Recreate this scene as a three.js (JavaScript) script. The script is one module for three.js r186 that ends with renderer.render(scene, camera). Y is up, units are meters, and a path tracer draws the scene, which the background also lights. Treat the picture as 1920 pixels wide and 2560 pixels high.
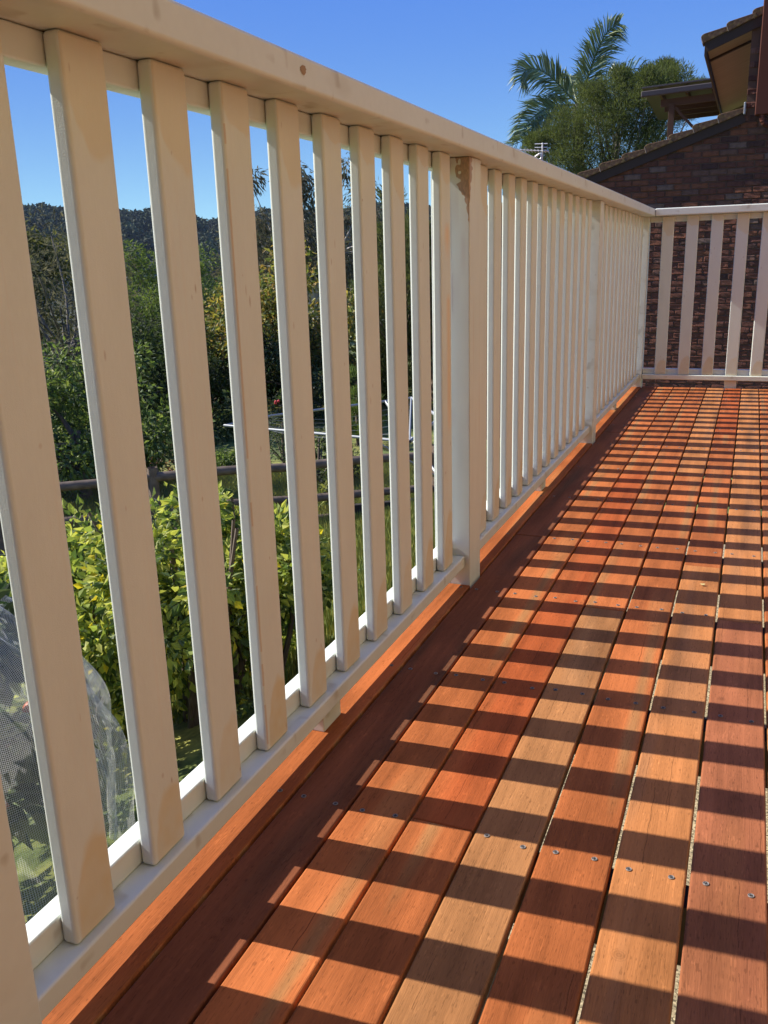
import * as THREE from 'three';
import { RoundedBoxGeometry } from 'three/addons/geometries/RoundedBoxGeometry.js';
import { mergeGeometries } from 'three/addons/utils/BufferGeometryUtils.js';

// ---------------------------------------------------------------- camera, sky, sun, exposure
const scene = new THREE.Scene();
const camera = new THREE.PerspectiveCamera(60.46, 768 / 1024, 0.02, 4000);
camera.position.set(0, 0.766, 0);
camera.rotation.set(-0.2756, 0.3939, -0.0288, 'YXZ');
camera.updateMatrixWorld(true);

const renderer = new THREE.WebGLRenderer({ antialias: true });
renderer.toneMapping = THREE.LinearToneMapping;
renderer.toneMappingExposure = 1.75;
renderer.shadowMap.enabled = true;

const SUN = new THREE.Vector3(-1, 0.83, 0.06).normalize();
function makeSky() {
  const w = 512, h = 256, d = new Float32Array(w * h * 4);
  for (let j = 0; j < h; j++) for (let i = 0; i < w; i++) {
    const el = ((j + 0.5) / h - 0.5) * Math.PI, az = ((i + 0.5) / w - 0.5) * 2 * Math.PI;
    const x = Math.cos(el) * Math.cos(az), y = Math.sin(el), z = Math.cos(el) * Math.sin(az);
    const a = Math.max(y, 0), c = x * SUN.x + y * SUN.y + z * SUN.z;
    const f = Math.exp(-a * 9.5);                       // thick air near the horizon
    const g = Math.pow(Math.max(c, 0), 6) * 0.35 + Math.pow(Math.max(c, 0), 60) * 1.0;
    let r = 0.042 + 0.29 * f + 0.14 * g, gg = 0.126 + 0.48 * f + 0.16 * g, b = 0.46 + 0.17 * f + 0.14 * g;
    if (y < 0) { const k = Math.min(1, -y * 8); r = r * (1 - k) + 0.06 * k; gg = gg * (1 - k) + 0.06 * k; b = b * (1 - k) + 0.05 * k; }
    const o = (j * w + i) * 4; d[o] = r; d[o + 1] = gg; d[o + 2] = b; d[o + 3] = 1;
  }
  const t = new THREE.DataTexture(d, w, h, THREE.RGBAFormat, THREE.FloatType);
  t.mapping = THREE.EquirectangularReflectionMapping; t.magFilter = THREE.LinearFilter; t.needsUpdate = true;
  return t;
}
scene.background = makeSky();
scene.environment = scene.background;
const sun = new THREE.DirectionalLight(new THREE.Color(1, 0.93, 0.83), 5);
sun.position.copy(SUN).multiplyScalar(60);
sun.target.position.set(-2, 0, -6); sun.position.add(sun.target.position);
sun.castShadow = true; sun.shadow.mapSize.set(4096, 4096);
Object.assign(sun.shadow.camera, { left: -30, right: 30, top: 30, bottom: -30, near: 1, far: 140 });
scene.add(sun, sun.target);

// ---------------------------------------------------------------- helpers
function rng(seed) { let s = seed >>> 0; return () => { s = (s + 0x6D2B79F5) >>> 0; let t = s; t = Math.imul(t ^ (t >>> 15), t | 1); t ^= t + Math.imul(t ^ (t >>> 7), t | 61); return ((t ^ (t >>> 14)) >>> 0) / 4294967296; }; }
const V = (x, y, z) => new THREE.Vector3(x, y, z);
const lin = (r, g, b) => new THREE.Color().setRGB(r, g, b);
function hash2(x, y, s) { let h = Math.imul(x, 374761393) + Math.imul(y, 668265263) + Math.imul(s, 2147483647 ^ 1274126177); h = Math.imul(h ^ (h >>> 13), 1274126177); return ((h ^ (h >>> 16)) >>> 0) / 4294967296; }
function vnoise(x, y, s, px = 0, py = 0) {       // value noise, periodic when px / py are given
  const xi = Math.floor(x), yi = Math.floor(y), fx = x - xi, fy = y - yi, u = fx * fx * (3 - 2 * fx), v = fy * fy * (3 - 2 * fy);
  const m = (a, p) => p ? ((a % p) + p) % p : a;
  const a = hash2(m(xi, px), m(yi, py), s), b = hash2(m(xi + 1, px), m(yi, py), s), c = hash2(m(xi, px), m(yi + 1, py), s), d = hash2(m(xi + 1, px), m(yi + 1, py), s);
  return a + (b - a) * u + (c - a) * v + (a - b - c + d) * u * v;
}
const toS = c => Math.max(0, Math.min(255, Math.round(255 * (c <= 0.0031308 ? 12.92 * c : 1.055 * Math.pow(c, 1 / 2.4) - 0.055))));
function colorTex(w, h, fn) {                     // fn(u, v, i, j) -> linear [r, g, b]
  const d = new Uint8Array(w * h * 4);
  for (let j = 0; j < h; j++) for (let i = 0; i < w; i++) { const c = fn(i / w, j / h, i, j), o = (j * w + i) * 4; d[o] = toS(c[0]); d[o + 1] = toS(c[1]); d[o + 2] = toS(c[2]); d[o + 3] = 255; }
  const t = new THREE.DataTexture(d, w, h); t.colorSpace = THREE.SRGBColorSpace; t.wrapS = t.wrapT = THREE.RepeatWrapping;
  t.magFilter = THREE.LinearFilter; t.minFilter = THREE.LinearMipmapLinearFilter; t.generateMipmaps = true; t.needsUpdate = true; return t;
}
function grayTex(w, h, fn) {
  const d = new Uint8Array(w * h * 4);
  for (let j = 0; j < h; j++) for (let i = 0; i < w; i++) { const c = Math.max(0, Math.min(255, Math.round(255 * fn(i / w, j / h, i, j)))), o = (j * w + i) * 4; d[o] = d[o + 1] = d[o + 2] = c; d[o + 3] = 255; }
  const t = new THREE.DataTexture(d, w, h); t.wrapS = t.wrapT = THREE.RepeatWrapping;
  t.magFilter = THREE.LinearFilter; t.minFilter = THREE.LinearMipmapLinearFilter; t.generateMipmaps = true; t.needsUpdate = true; return t;
}
const std = (o) => new THREE.MeshStandardMaterial(o);
const phy = (o) => new THREE.MeshPhysicalMaterial(o);

const taken = {};
function numbered(n) { taken[n] = (taken[n] || 0) + 1; return taken[n] === 1 ? n : n + '_' + String(taken[n] - 1).padStart(3, '0'); }
function thing(name, label, category, group, kind) {
  const g = new THREE.Group(); g.name = numbered(name); scene.add(g);
  if (label) g.userData.label = label; if (category) g.userData.category = category;
  if (group) g.userData.group = group; if (kind) g.userData.kind = kind;
  return g;
}
function tag(o, label, category, group, kind) {
  o.name = numbered(o.name); scene.add(o); if (label) o.userData.label = label; if (category) o.userData.category = category;
  if (group) o.userData.group = group; if (kind) o.userData.kind = kind; return o;
}
function part(parent, name, geo, mat, pos, label) {
  const m = new THREE.Mesh(geo, mat); m.name = name; if (pos) m.position.set(...pos); if (label) m.userData.label = label; parent.add(m); return m;
}
// a direction from a pixel of the 1920 x 2560 photograph; the distance comes from the plane or range the thing stands at
const FP = 1280 / Math.tan(THREE.MathUtils.degToRad(60.46 / 2));
function dirOf(px, py) { return V((px - 960) / FP, -(py - 1280) / FP, -1).applyQuaternion(camera.quaternion); }
function atZ(px, py, Z) { const d = dirOf(px, py); return d.multiplyScalar(Z / d.z).add(camera.position); }
function atD(px, py, dist) { const d = dirOf(px, py); return d.multiplyScalar(dist / Math.hypot(d.x, d.z)).add(camera.position); }
// box with softened edges and uv in metres along its faces
function sbox(w, h, d, r = 0.003, seg = 2) {
  const g = new RoundedBoxGeometry(w, h, d, seg, Math.min(r, w / 2.01, h / 2.01, d / 2.01));
  return uvMetres(g);
}
function uvMetres(g) {
  if (g.index) g = g.toNonIndexed();
  const p = g.attributes.position, uv = new Float32Array(p.count * 2), a = V(0, 0, 0), b = V(0, 0, 0), c = V(0, 0, 0);
  for (let i = 0; i < p.count; i += 3) {
    a.fromBufferAttribute(p, i); b.fromBufferAttribute(p, i + 1); c.fromBufferAttribute(p, i + 2);
    const n = b.clone().sub(a).cross(c.clone().sub(a)), ax = Math.abs(n.x), ay = Math.abs(n.y), az = Math.abs(n.z);
    [a, b, c].forEach((q, k) => {
      let u, v; if (ay >= ax && ay >= az) { u = q.x; v = q.z; } else if (ax >= az) { u = q.z; v = q.y; } else { u = q.x; v = q.y; }
      uv[(i + k) * 2] = u; uv[(i + k) * 2 + 1] = v;
    });
  }
  g.setAttribute('uv', new THREE.BufferAttribute(uv, 2)); return g;
}
function tube(pts, r0, r1, seg = 12, rad = 6) {      // tapered tube
  const curve = new THREE.CatmullRomCurve3(pts), g = new THREE.TubeGeometry(curve, seg, 1, rad, false), p = g.attributes.position;
  for (let i = 0; i <= seg; i++) { const c = curve.getPointAt(i / seg), r = r0 + (r1 - r0) * i / seg; for (let j = 0; j <= rad; j++) { const k = i * (rad + 1) + j; p.setXYZ(k, c.x + (p.getX(k) - c.x) * r, c.y + (p.getY(k) - c.y) * r, c.z + (p.getZ(k) - c.z) * r); } }
  g.computeVertexNormals(); return g;
}
function merge(list) { return mergeGeometries(list.map(g => { const q = g.index ? g.toNonIndexed() : g.clone(); for (const k of Object.keys(q.attributes)) if (!['position', 'normal', 'uv'].includes(k)) q.deleteAttribute(k); return q; }), false); }

// ---------------------------------------------------------------- materials
// oiled hardwood: a streaky grain along the length, pores, broad patches; 0.1 m across, 1.3 m along
const woodBump = grayTex(256, 1024, (u, v) => 0.5 + 0.5 * (vnoise(u * 110, v * 18, 71, 0, 18) - 0.5) + 0.4 * (vnoise(u * 30, v * 5, 72, 0, 5) - 0.5) - (vnoise(u * 128, v * 46, 73, 0, 46) > 0.86 ? 0.2 : 0));
const WOODS = {};
function wood(key, c, seed, amp = 1, alt = [0.8, 1.25, 1.5]) {
  const R = rng(seed * 7 + 1), cracks = []; for (let i = 0; i < 7; i++) cracks.push([R(), R(), 0.02 + 0.06 * R(), 0.0025 + 0.002 * R(), R() * 40]);
  const knots = []; for (let i = 0; i < 2; i++) knots.push([0.15 + 0.7 * R(), R(), 0.05 + 0.05 * R()]);
  const map = colorTex(256, 1024, (u, v) => {
    const wob = (vnoise(u * 3, v * 5, seed, 3, 5) - 0.5) * 0.12 + (vnoise(u * 2, v * 17, seed + 8, 2, 17) - 0.5) * 0.02;
    const a = vnoise((u + wob) * 16, v * 4, seed + 1, 0, 4), b = vnoise((u + wob) * 55, v * 20, seed + 2, 0, 20), e = vnoise(u * 2, v * 5, seed + 3, 2, 5), e2 = vnoise(u * 5, v * 13, seed + 7, 5, 13), fine = vnoise(u * 190, v * 160, seed + 4, 0, 160);
    let k = 1 + amp * (0.20 * (a - 0.5) + 0.10 * (b - 0.5) + 0.46 * (e - 0.5) + 0.32 * (e2 - 0.5) + 0.2 * (fine - 0.5));
    const pore = vnoise(u * 100, v * 150, seed + 6, 0, 150), pv = vnoise(u * 7, v * 9, seed + 9, 7, 9); if (pore > 0.9 - 0.12 * pv) k *= 0.74; const dust = vnoise(u * 9, v * 60, seed + 12, 9, 60) * vnoise(u * 60, v * 200, seed + 13, 60, 200); if (dust > 0.62) k *= 1.18;
    let m = Math.max(0, Math.min(1, (vnoise((u + wob) * 4, v * 4, seed + 5, 4, 4) - 0.42) * 2.2)) * 0.85 * amp;
    for (const q of cracks) { const dv = v - q[1]; if (Math.abs(dv) < q[2]) { const du = Math.abs(u - q[0] - 0.006 * Math.sin(v * 160 + q[4]) - dv * 0.08); if (du < q[3]) k *= 0.5; } }
    for (const q of knots) { const d = Math.hypot((u - q[0]) / q[2], (v - q[1]) * 13 / q[2]) ; if (d < 1) k *= 0.72 + 0.25 * d + 0.1 * Math.sin(d * 18); }
    return [c[0] * k * (1 + m * (alt[0] - 1)), c[1] * k * (1 + m * (alt[1] - 1)), c[2] * k * (1 + m * (alt[2] - 1))];
  });
  return WOODS[key] = phy({ map, bumpMap: woodBump, bumpScale: 0.0003, roughness: 0.62, specularIntensity: 0.12 });
}
wood('red', [0.335, 0.082, 0.025], 11, 1, [0.95, 1.15, 1.2]); wood('orange', [0.345, 0.108, 0.035], 21); wood('tan', [0.28, 0.128, 0.05], 31, 1.1, [0.85, 0.95, 1.1]);
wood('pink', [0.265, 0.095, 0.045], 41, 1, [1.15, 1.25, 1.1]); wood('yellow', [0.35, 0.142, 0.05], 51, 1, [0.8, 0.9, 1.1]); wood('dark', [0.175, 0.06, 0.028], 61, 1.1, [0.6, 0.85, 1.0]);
const endGrain = std({ color: lin(0.2, 0.075, 0.035), roughness: 0.9 });

// cream gloss paint; u 0..0.1 plain, the rest carries primer patches, scuffs and hand marks
const paintBump = grayTex(256, 256, (u, v) => 0.5 + 0.35 * (vnoise(u * 60, v * 60, 5, 60, 60) - 0.5) + 0.45 * (vnoise(u * 130, v * 34, 6, 130, 34) - 0.5));
const PC = [0.665, 0.70, 0.635];
function paintTex(seed, o = {}) {
  const R = rng(seed), scuffs = []; for (let i = 0; i < (o.scuffs ?? 5); i++) scuffs.push([0.15 + R() * 0.8, R(), 0.01 + R() * 0.03, 0.002 + R() * 0.008, 0.3 + R() * 0.5]);
  const bh = o.bottom ?? (0.10 + R() * 0.05), th = o.top ?? (0.04 + R() * 0.10), bx = 0.25 + R() * 0.3, str = 0.3 + 0.4 * R();
  return colorTex(128, 1024, (u, v) => {
    let k = 0.985 + 0.05 * (vnoise(u * 3, v * 12, seed, 0, 12) - 0.5) + 0.03 * (vnoise(u * 40, v * 90, seed + 1) - 0.5);
    let c = [PC[0] * k, PC[1] * k, PC[2] * k];
    const mix = (t, a) => { c = [c[0] + (t[0] - c[0]) * a, c[1] + (t[1] - c[1]) * a, c[2] + (t[2] - c[2]) * a]; };
    if (u > 0.115) {
      const e = (vnoise(u * 6, v * 60, seed + 3) - 0.5);
      // rounded dab of yellowish primer at the foot, a fainter one at the head
      const q = Math.hypot((u - 0.72) / (0.62 - bx * 0.2), v / bh) + e * 0.12; if (q < 1) mix([0.62, 0.47, 0.21], str * Math.min(1, (1 - q) * 9) * (0.8 + 0.4 * e));
      const p = Math.hypot((u - 0.75) / 0.75, (1 - v) / th) + e * 0.15; if (p < 1) mix([0.64, 0.53, 0.30], 0.45 * Math.min(1, (1 - p) * 12));
      const st = vnoise(u * 22, v * 4, seed + 9); if (st > 0.7) mix([0.66, 0.56, 0.47], (st - 0.7) * 0.5);
      for (const s of scuffs) { const dx = (u - s[0]) / s[2], dy = (v - s[1]) / s[3], r2 = dx * dx + dy * dy; if (r2 < 1) mix([0.36, 0.24, 0.16], s[4] * (1 - r2)); }
      if (o.edge && u > 0.93 + 0.03 * vnoise(1, v * 40, seed + 8)) mix([0.40, 0.22, 0.13], 0.55 * vnoise(u * 30, v * 70, seed + 6));
      if (o.edge && u < 0.17 && vnoise(3, v * 30, seed + 5) > 0.35) mix([0.52, 0.30, 0.18], 0.45);
      if (o.streak) for (const [a, b, cx, w] of o.streak) { const y = 1 - v; if (y > a && y < b) { const f = Math.min(1, (y - a) / 0.02, (b - y) / 0.05); mix([0.78, 0.46, 0.16], 0.62 * f * Math.max(0, 1 - Math.abs(u - cx) / w) * (0.7 + 0.5 * vnoise(u * 60, v * 30, 3))); } }
    }
    return c;
  });
}
const paintBumpB = grayTex(256, 256, (u, v) => 0.5 + 0.6 * (vnoise(u * 40, v * 30, 5, 40, 30) - 0.5) + 0.4 * (vnoise(u * 110, v * 70, 6, 110, 70) - 0.5)); paintBumpB.repeat.set(4, 40);
const paintOpts = { bumpMap: paintBump, bumpScale: 0.00014, roughness: 0.42, specularIntensity: 0.5 };
const paintV = [101, 202, 303, 404, 505].map((s, i) => phy({ ...paintOpts, bumpMap: paintBumpB, map: paintTex(s, i === 2 ? { edge: true, scuffs: 7 } : {}) }));
const paintStreak = phy({ ...paintOpts, bumpMap: paintBumpB, map: paintTex(606, { streak: [[0.15, 0.24, 0.66, 0.35], [0.31, 0.66, 0.72, 0.26]], bottom: 0.16 }) });
const railTex = colorTex(512, 512, (u, v) => {           // 1 m square, long faint drips and grime
  let k = 0.97 + 0.05 * (vnoise(u * 6, v * 6, 7, 6, 6) - 0.5) + 0.03 * (vnoise(u * 120, v * 120, 8, 120, 120) - 0.5);
  const g = Math.max(0, vnoise(u * 14, v * 26, 9, 14, 26) - 0.72) * 0.9, h = Math.max(0, vnoise(u * 60, v * 50, 12, 60, 50) - 0.86) * 1.6;
  return [PC[0] * k * (1 - g * 0.35 - h), PC[1] * k * (1 - g * 0.45 - h * 1.2), PC[2] * k * (1 - g * 0.6 - h * 1.4)];
});
const railMat = phy({ ...paintOpts, map: railTex });
// the post by the joint: old paint with a torn corner of bare timber at the head (u 0..0.5 the deck face, 0.5..1 the end face)
const postTex = colorTex(256, 1024, (u, v) => {
  const front = u < 0.5, e = vnoise(u * 24, v * 160, 31) - 0.5, fine = vnoise(u * 90, v * 260, 33);
  let k = 0.97 + 0.06 * (vnoise(u * 8, v * 20, 30) - 0.5); let c = [PC[0] * k, PC[1] * k, PC[2] * k];
  const mix = (t, a) => { c = c.map((x, i) => x + (t[i] - x) * a); };
  if (!front) { const cr = vnoise(u * 70, v * 9, 34); if (cr > 0.8 && Math.abs(u - 0.7) < 0.08) mix([0.42, 0.38, 0.36], 0.5); const gr = vnoise(u * 12, v * 14, 35); if (gr > 0.66) mix([0.5, 0.44, 0.42], (gr - 0.66) * 1.3); }
  else { const gr = vnoise(u * 30, v * 7, 36); if (gr > 0.68) mix([0.55, 0.44, 0.34], (gr - 0.68)); }
  const y = (1 - v), du = front ? u : 1 - u;               // both faces meet at the near corner
  const lim = front ? 0.13 : 0.20, len = front ? 0.075 : 0.11;
  const q = du / (lim * Math.max(0, 1 - y / len)) + e * 1.1; if (y < len && q < 1) mix([0.36 * (0.6 + 0.7 * fine), 0.20 * (0.6 + 0.7 * fine), 0.10 * (0.6 + 0.7 * fine)], 0.8);
  return c;
});
const postMat = phy({ ...paintOpts, bumpMap: paintBumpB, map: postTex });
const metal = std({ color: lin(0.24, 0.22, 0.21), metalness: 0.4, roughness: 0.6 });
const darkHole = std({ color: lin(0.03, 0.03, 0.03), roughness: 0.8 });

// ---------------------------------------------------------------- terrain
function groundY(x, z) {
  const k = THREE.MathUtils.smoothstep(-x, 0.6, 4.2), far = Math.hypot(x, z);
  let y = -1.15 - 0.8 * k - 0.32 * THREE.MathUtils.smoothstep(-x - z * 0.3, 4, 10);
  y -= 0.55 * THREE.MathUtils.smoothstep(-z, 6.6, 9) * THREE.MathUtils.smoothstep(x, -3.5, -1);
  y += 0.06 * (vnoise(x * 0.6, z * 0.6, 91) - 0.5);
  y -= 14 * THREE.MathUtils.smoothstep(far, 28, 160);
  return y;
}
{
  const nR = 150, nA = 192, pos = [], idx = [], uv = [];
  for (let i = 0; i <= nR; i++) { const r = 0.01 + 0.06 * i + 2600 * Math.pow(i / nR, 6); for (let j = 0; j <= nA; j++) { const a = j / nA * 2 * Math.PI, x = Math.cos(a) * r - 2, z = Math.sin(a) * r - 6; pos.push(x, groundY(x, z), z); uv.push(x, z); } }
  for (let i = 0; i < nR; i++) for (let j = 0; j < nA; j++) { const a = i * (nA + 1) + j, b = a + nA + 1; idx.push(a, a + 1, b, b, a + 1, b + 1); }
  const g = new THREE.BufferGeometry(); g.setAttribute('position', new THREE.Float32BufferAttribute(pos, 3)); g.setAttribute('uv', new THREE.Float32BufferAttribute(uv, 2)); g.setIndex(idx); g.computeVertexNormals();
  const t = colorTex(1024, 1024, (u, v) => {
    const a = vnoise(u * 9, v * 9, 41, 9, 9), b = vnoise(u * 60, v * 60, 42, 60, 60), c = vnoise(u * 300, v * 300, 43, 300, 300), k = 0.55 + 0.5 * b + 0.5 * (c - 0.5);
    const dry = Math.max(0, Math.min(1, (a + 0.4 * (b - 0.5) - 0.35) * 2));
    return [(0.115 + 0.15 * dry) * k, (0.155 + 0.10 * dry) * k, (0.032 + 0.028 * dry) * k];
  });
  t.repeat.set(1 / 6, 1 / 6);
  const m = new THREE.Mesh(g, std({ map: t, roughness: 1 })); m.name = 'ground'; tag(m, null, null, null, 'structure');
}
{ // pebbles under and beside the deck
  const t = colorTex(512, 512, (u, v) => {
    let best = 9, id = 0; const X = u * 64, Y = v * 64;
    for (let a = -1; a <= 1; a++) for (let b = -1; b <= 1; b++) { const xi = Math.floor(X) + a, yi = Math.floor(Y) + b, wx = ((xi % 64) + 64) % 64, wy = ((yi % 64) + 64) % 64, dx = xi + hash2(wx, wy, 1) - X, dy = yi + hash2(wx, wy, 2) - Y, q = dx * dx + dy * dy; if (q < best) { best = q; id = hash2(wx, wy, 3); } }
    const k = Math.sqrt(best) > 0.55 ? 0.25 : 0.6 + 0.7 * id; return [0.40 * k, 0.33 * k, 0.20 * k];
  });
  t.repeat.set(2, 2);
  const g = new THREE.PlaneGeometry(4.4, 9, 20, 40); g.rotateX(-Math.PI / 2); const p = g.attributes.position, uv = g.attributes.uv;
  for (let i = 0; i < p.count; i++) { const x = p.getX(i) + 0.9, z = p.getZ(i) - 2.2; p.setXYZ(i, x, groundY(x, z) + 0.03, z); uv.setXY(i, x, z); }
  g.computeVertexNormals();
  const m = new THREE.Mesh(g, std({ map: t, roughness: 1 })); m.name = 'gravel_bed'; tag(m, null, null, null, 'structure');
}

// ---------------------------------------------------------------- the deck
const GAPS = [-0.584, -0.491, -0.397, -0.302, -0.209, -0.111, -0.018, 0.077, 0.172, 0.266, 0.36, 0.454, 0.548, 0.642, 0.736, 0.83, 0.924, 1.018, 1.112, 1.206, 1.3, 1.394, 1.488, 1.582, 1.676, 1.77, 1.864, 1.958, 2.052, 2.146, 2.24, 2.334, 2.41];
const JOISTS = []; for (let z = 0.8175; z > -5.6; z -= 0.4575) JOISTS.push(+(z).toFixed(4));
const ZEND = -5.57, ZNEAR = 1.19;
const POSTS = [[-0.42, -0.508], [-1.953, -2.041], [-3.762, -3.85], [-5.545, -5.633]];
{
  const deck = thing('deck', null, null, null, 'structure'), R = rng(5);
  const screwHead = merge([new THREE.CylinderGeometry(0.0038, 0.0038, 0.0014, 14), new THREE.TorusGeometry(0.0035, 0.0006, 4, 14).rotateX(Math.PI / 2).translate(0, 0.0008, 0)]);
  const slot = merge([new THREE.BoxGeometry(0.0044, 0.0008, 0.0012), new THREE.BoxGeometry(0.0012, 0.0008, 0.0044)]);
  const board = (x0, x1, z0, z1, woodKey, dy = 0, screws = true) => {      // z0 nearer than z1
    const w = x1 - x0, L = z0 - z1, g = sbox(w, 0.019, L, 0.0035, 3), uv = g.attributes.uv, ou = R() * 7, ov = R() * 9;
    for (let i = 0; i < uv.count; i++) uv.setXY(i, uv.getX(i) / 0.1 + ou, uv.getY(i) / 1.3 + ov);
    const b = part(deck, 'deck_board', g, WOODS[woodKey], [(x0 + x1) / 2, -0.0095 + dy, (z0 + z1) / 2]);
    b.rotation.z = (R() - 0.5) * 0.006;
    if (screws) for (const jz of JOISTS) {
      const zs = []; if (jz < z0 - 0.012 && jz > z1 + 0.012) zs.push(jz); else continue;
      for (const s of [-1, 1]) {
        const dx = w > 0.06 ? s * (0.026 + (R() - 0.5) * 0.004) : 0; if (w <= 0.06 && s > 0) continue;
        const sc = part(b, 'screw', screwHead, metal, [dx, 0.0096, zs[0] + (R() - 0.5) * 0.008 - (z0 + z1) / 2]); sc.rotation.y = R() * 3;
        // drive recess is part of the head
        const sl = new THREE.Mesh(slot, darkHole); sl.position.copy(sc.position).add(V(0, 0.0007, 0)); sl.rotation.y = R() * 3; sl.name = 'screw_recess'; b.add(sl);
      }
    }
    return b;
  };
  // outermost board is cut between the posts
  let z = ZNEAR; for (const [a, b] of POSTS) { if (z - a > 0.1) board(-0.678, GAPS[0] - 0.003, z, Math.max(a + 0.002, ZEND), 'orange'); z = b - 0.002; }
  const rows = [
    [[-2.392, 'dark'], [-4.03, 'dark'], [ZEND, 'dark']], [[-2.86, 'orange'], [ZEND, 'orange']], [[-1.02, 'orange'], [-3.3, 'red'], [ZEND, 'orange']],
    [[-1.898, 'tan'], [ZEND, 'orange']], [[-3.31, 'orange'], [ZEND, 'yellow']], [[-2.262, 'yellow'], [-4.1, 'orange'], [ZEND, 'red']], [[-1.914, 'pink'], [ZEND, 'yellow']], [[-1.46, 'tan'], [ZEND, 'orange']],
  ];
  const keys = ['orange', 'yellow', 'red', 'pink', 'tan'];
  for (let k = 0; k + 1 < GAPS.length; k++) {
    const row = rows[k] || [[-1.0 - R() * 3, keys[k % 5]], [ZEND, keys[(k + 2) % 5]]]; let z0 = ZNEAR;
    const w0 = 0.0016 + R() * 0.0012, w1 = 0.0016 + R() * 0.0012;
    for (const [z1, key] of row) { board(GAPS[k] + w0, GAPS[k + 1] - w1, z0, z1, key, (R() - 0.5) * 0.0016, k < 12); z0 = z1 - 0.0015; }
  }
  const jm = std({ color: lin(0.10, 0.075, 0.05), roughness: 0.9 });
  for (const jz of JOISTS) part(deck, 'joist', sbox(3.1, 0.09, 0.045, 0.002, 1), jm, [0.87, -0.0655, jz]);
  for (const bx of [-0.45, 2.2]) part(deck, 'bearer', sbox(0.07, 0.14, 6.6, 0.002, 1), jm, [bx, -0.185, -2.25]);
  for (const bx of [-0.45, 2.2]) for (const bz of [0.3, -1.6, -3.5, -5.3]) part(deck, 'stump', sbox(0.09, 1.1, 0.09, 0.002, 1), jm, [bx, -0.8, bz]);
}

// ---------------------------------------------------------------- balustrades
const YB = 0.074, YT = 0.984;          // foot and head of the balusters
function balusterGeo(h) {               // faces the deck at +x; width along z
  const g = sbox(0.02, h, 0.0655, 0.005, 3), p = g.attributes.position, uv = g.attributes.uv;
  for (let i = 0; i < p.count; i += 3) {
    let x = 0; for (let k = 0; k < 3; k++) x += p.getX(i + k) / 3;
    const front = x > 0.0086;
    for (let k = 0; k < 3; k++) { const zz = p.getZ(i + k), y = p.getY(i + k) / h + 0.5; uv.setXY(i + k, front ? 0.12 + 0.875 * (0.5 - zz / 0.0655) : 0.01 + 0.08 * (p.getX(i + k) / 0.02 + 0.5), y * 0.998 + 0.001); }
  }
  return g;
}
const balGeo = balusterGeo(YT - YB - 0.0012);
function postGeo(h) {
  const g = sbox(0.09, h, 0.088, 0.003, 3), p = g.attributes.position, uv = g.attributes.uv;
  for (let i = 0; i < p.count; i += 3) { let x = 0, zc = 0; for (let k = 0; k < 3; k++) { x += p.getX(i + k) / 3; zc += p.getZ(i + k) / 3; } const front = x > 0.0435;
    for (let k = 0; k < 3; k++) { const y = (p.getY(i + k) / h + 0.5) * 0.998 + 0.001; uv.setXY(i + k, front ? 0.002 + 0.496 * (0.5 - p.getZ(i + k) / 0.088) : 0.502 + 0.496 * (p.getX(i + k) / 0.09 + 0.5), y); } }
  return g;
}
const B_IDX = [];                        // z centres of the balusters, bay by bay
for (let i = 0; i < 10; i++) B_IDX.push(-0.6185 - i * 0.1377);
for (let i = 0; i < 12; i++) B_IDX.push(-2.1495 - i * 0.1377);
for (let i = 0; i < 12; i++) B_IDX.push(-3.948 - i * 0.1359);
const XF = -0.6115, XM = -0.6318, XO = -0.6585;   // baluster face, back of baluster, back of batten
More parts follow.
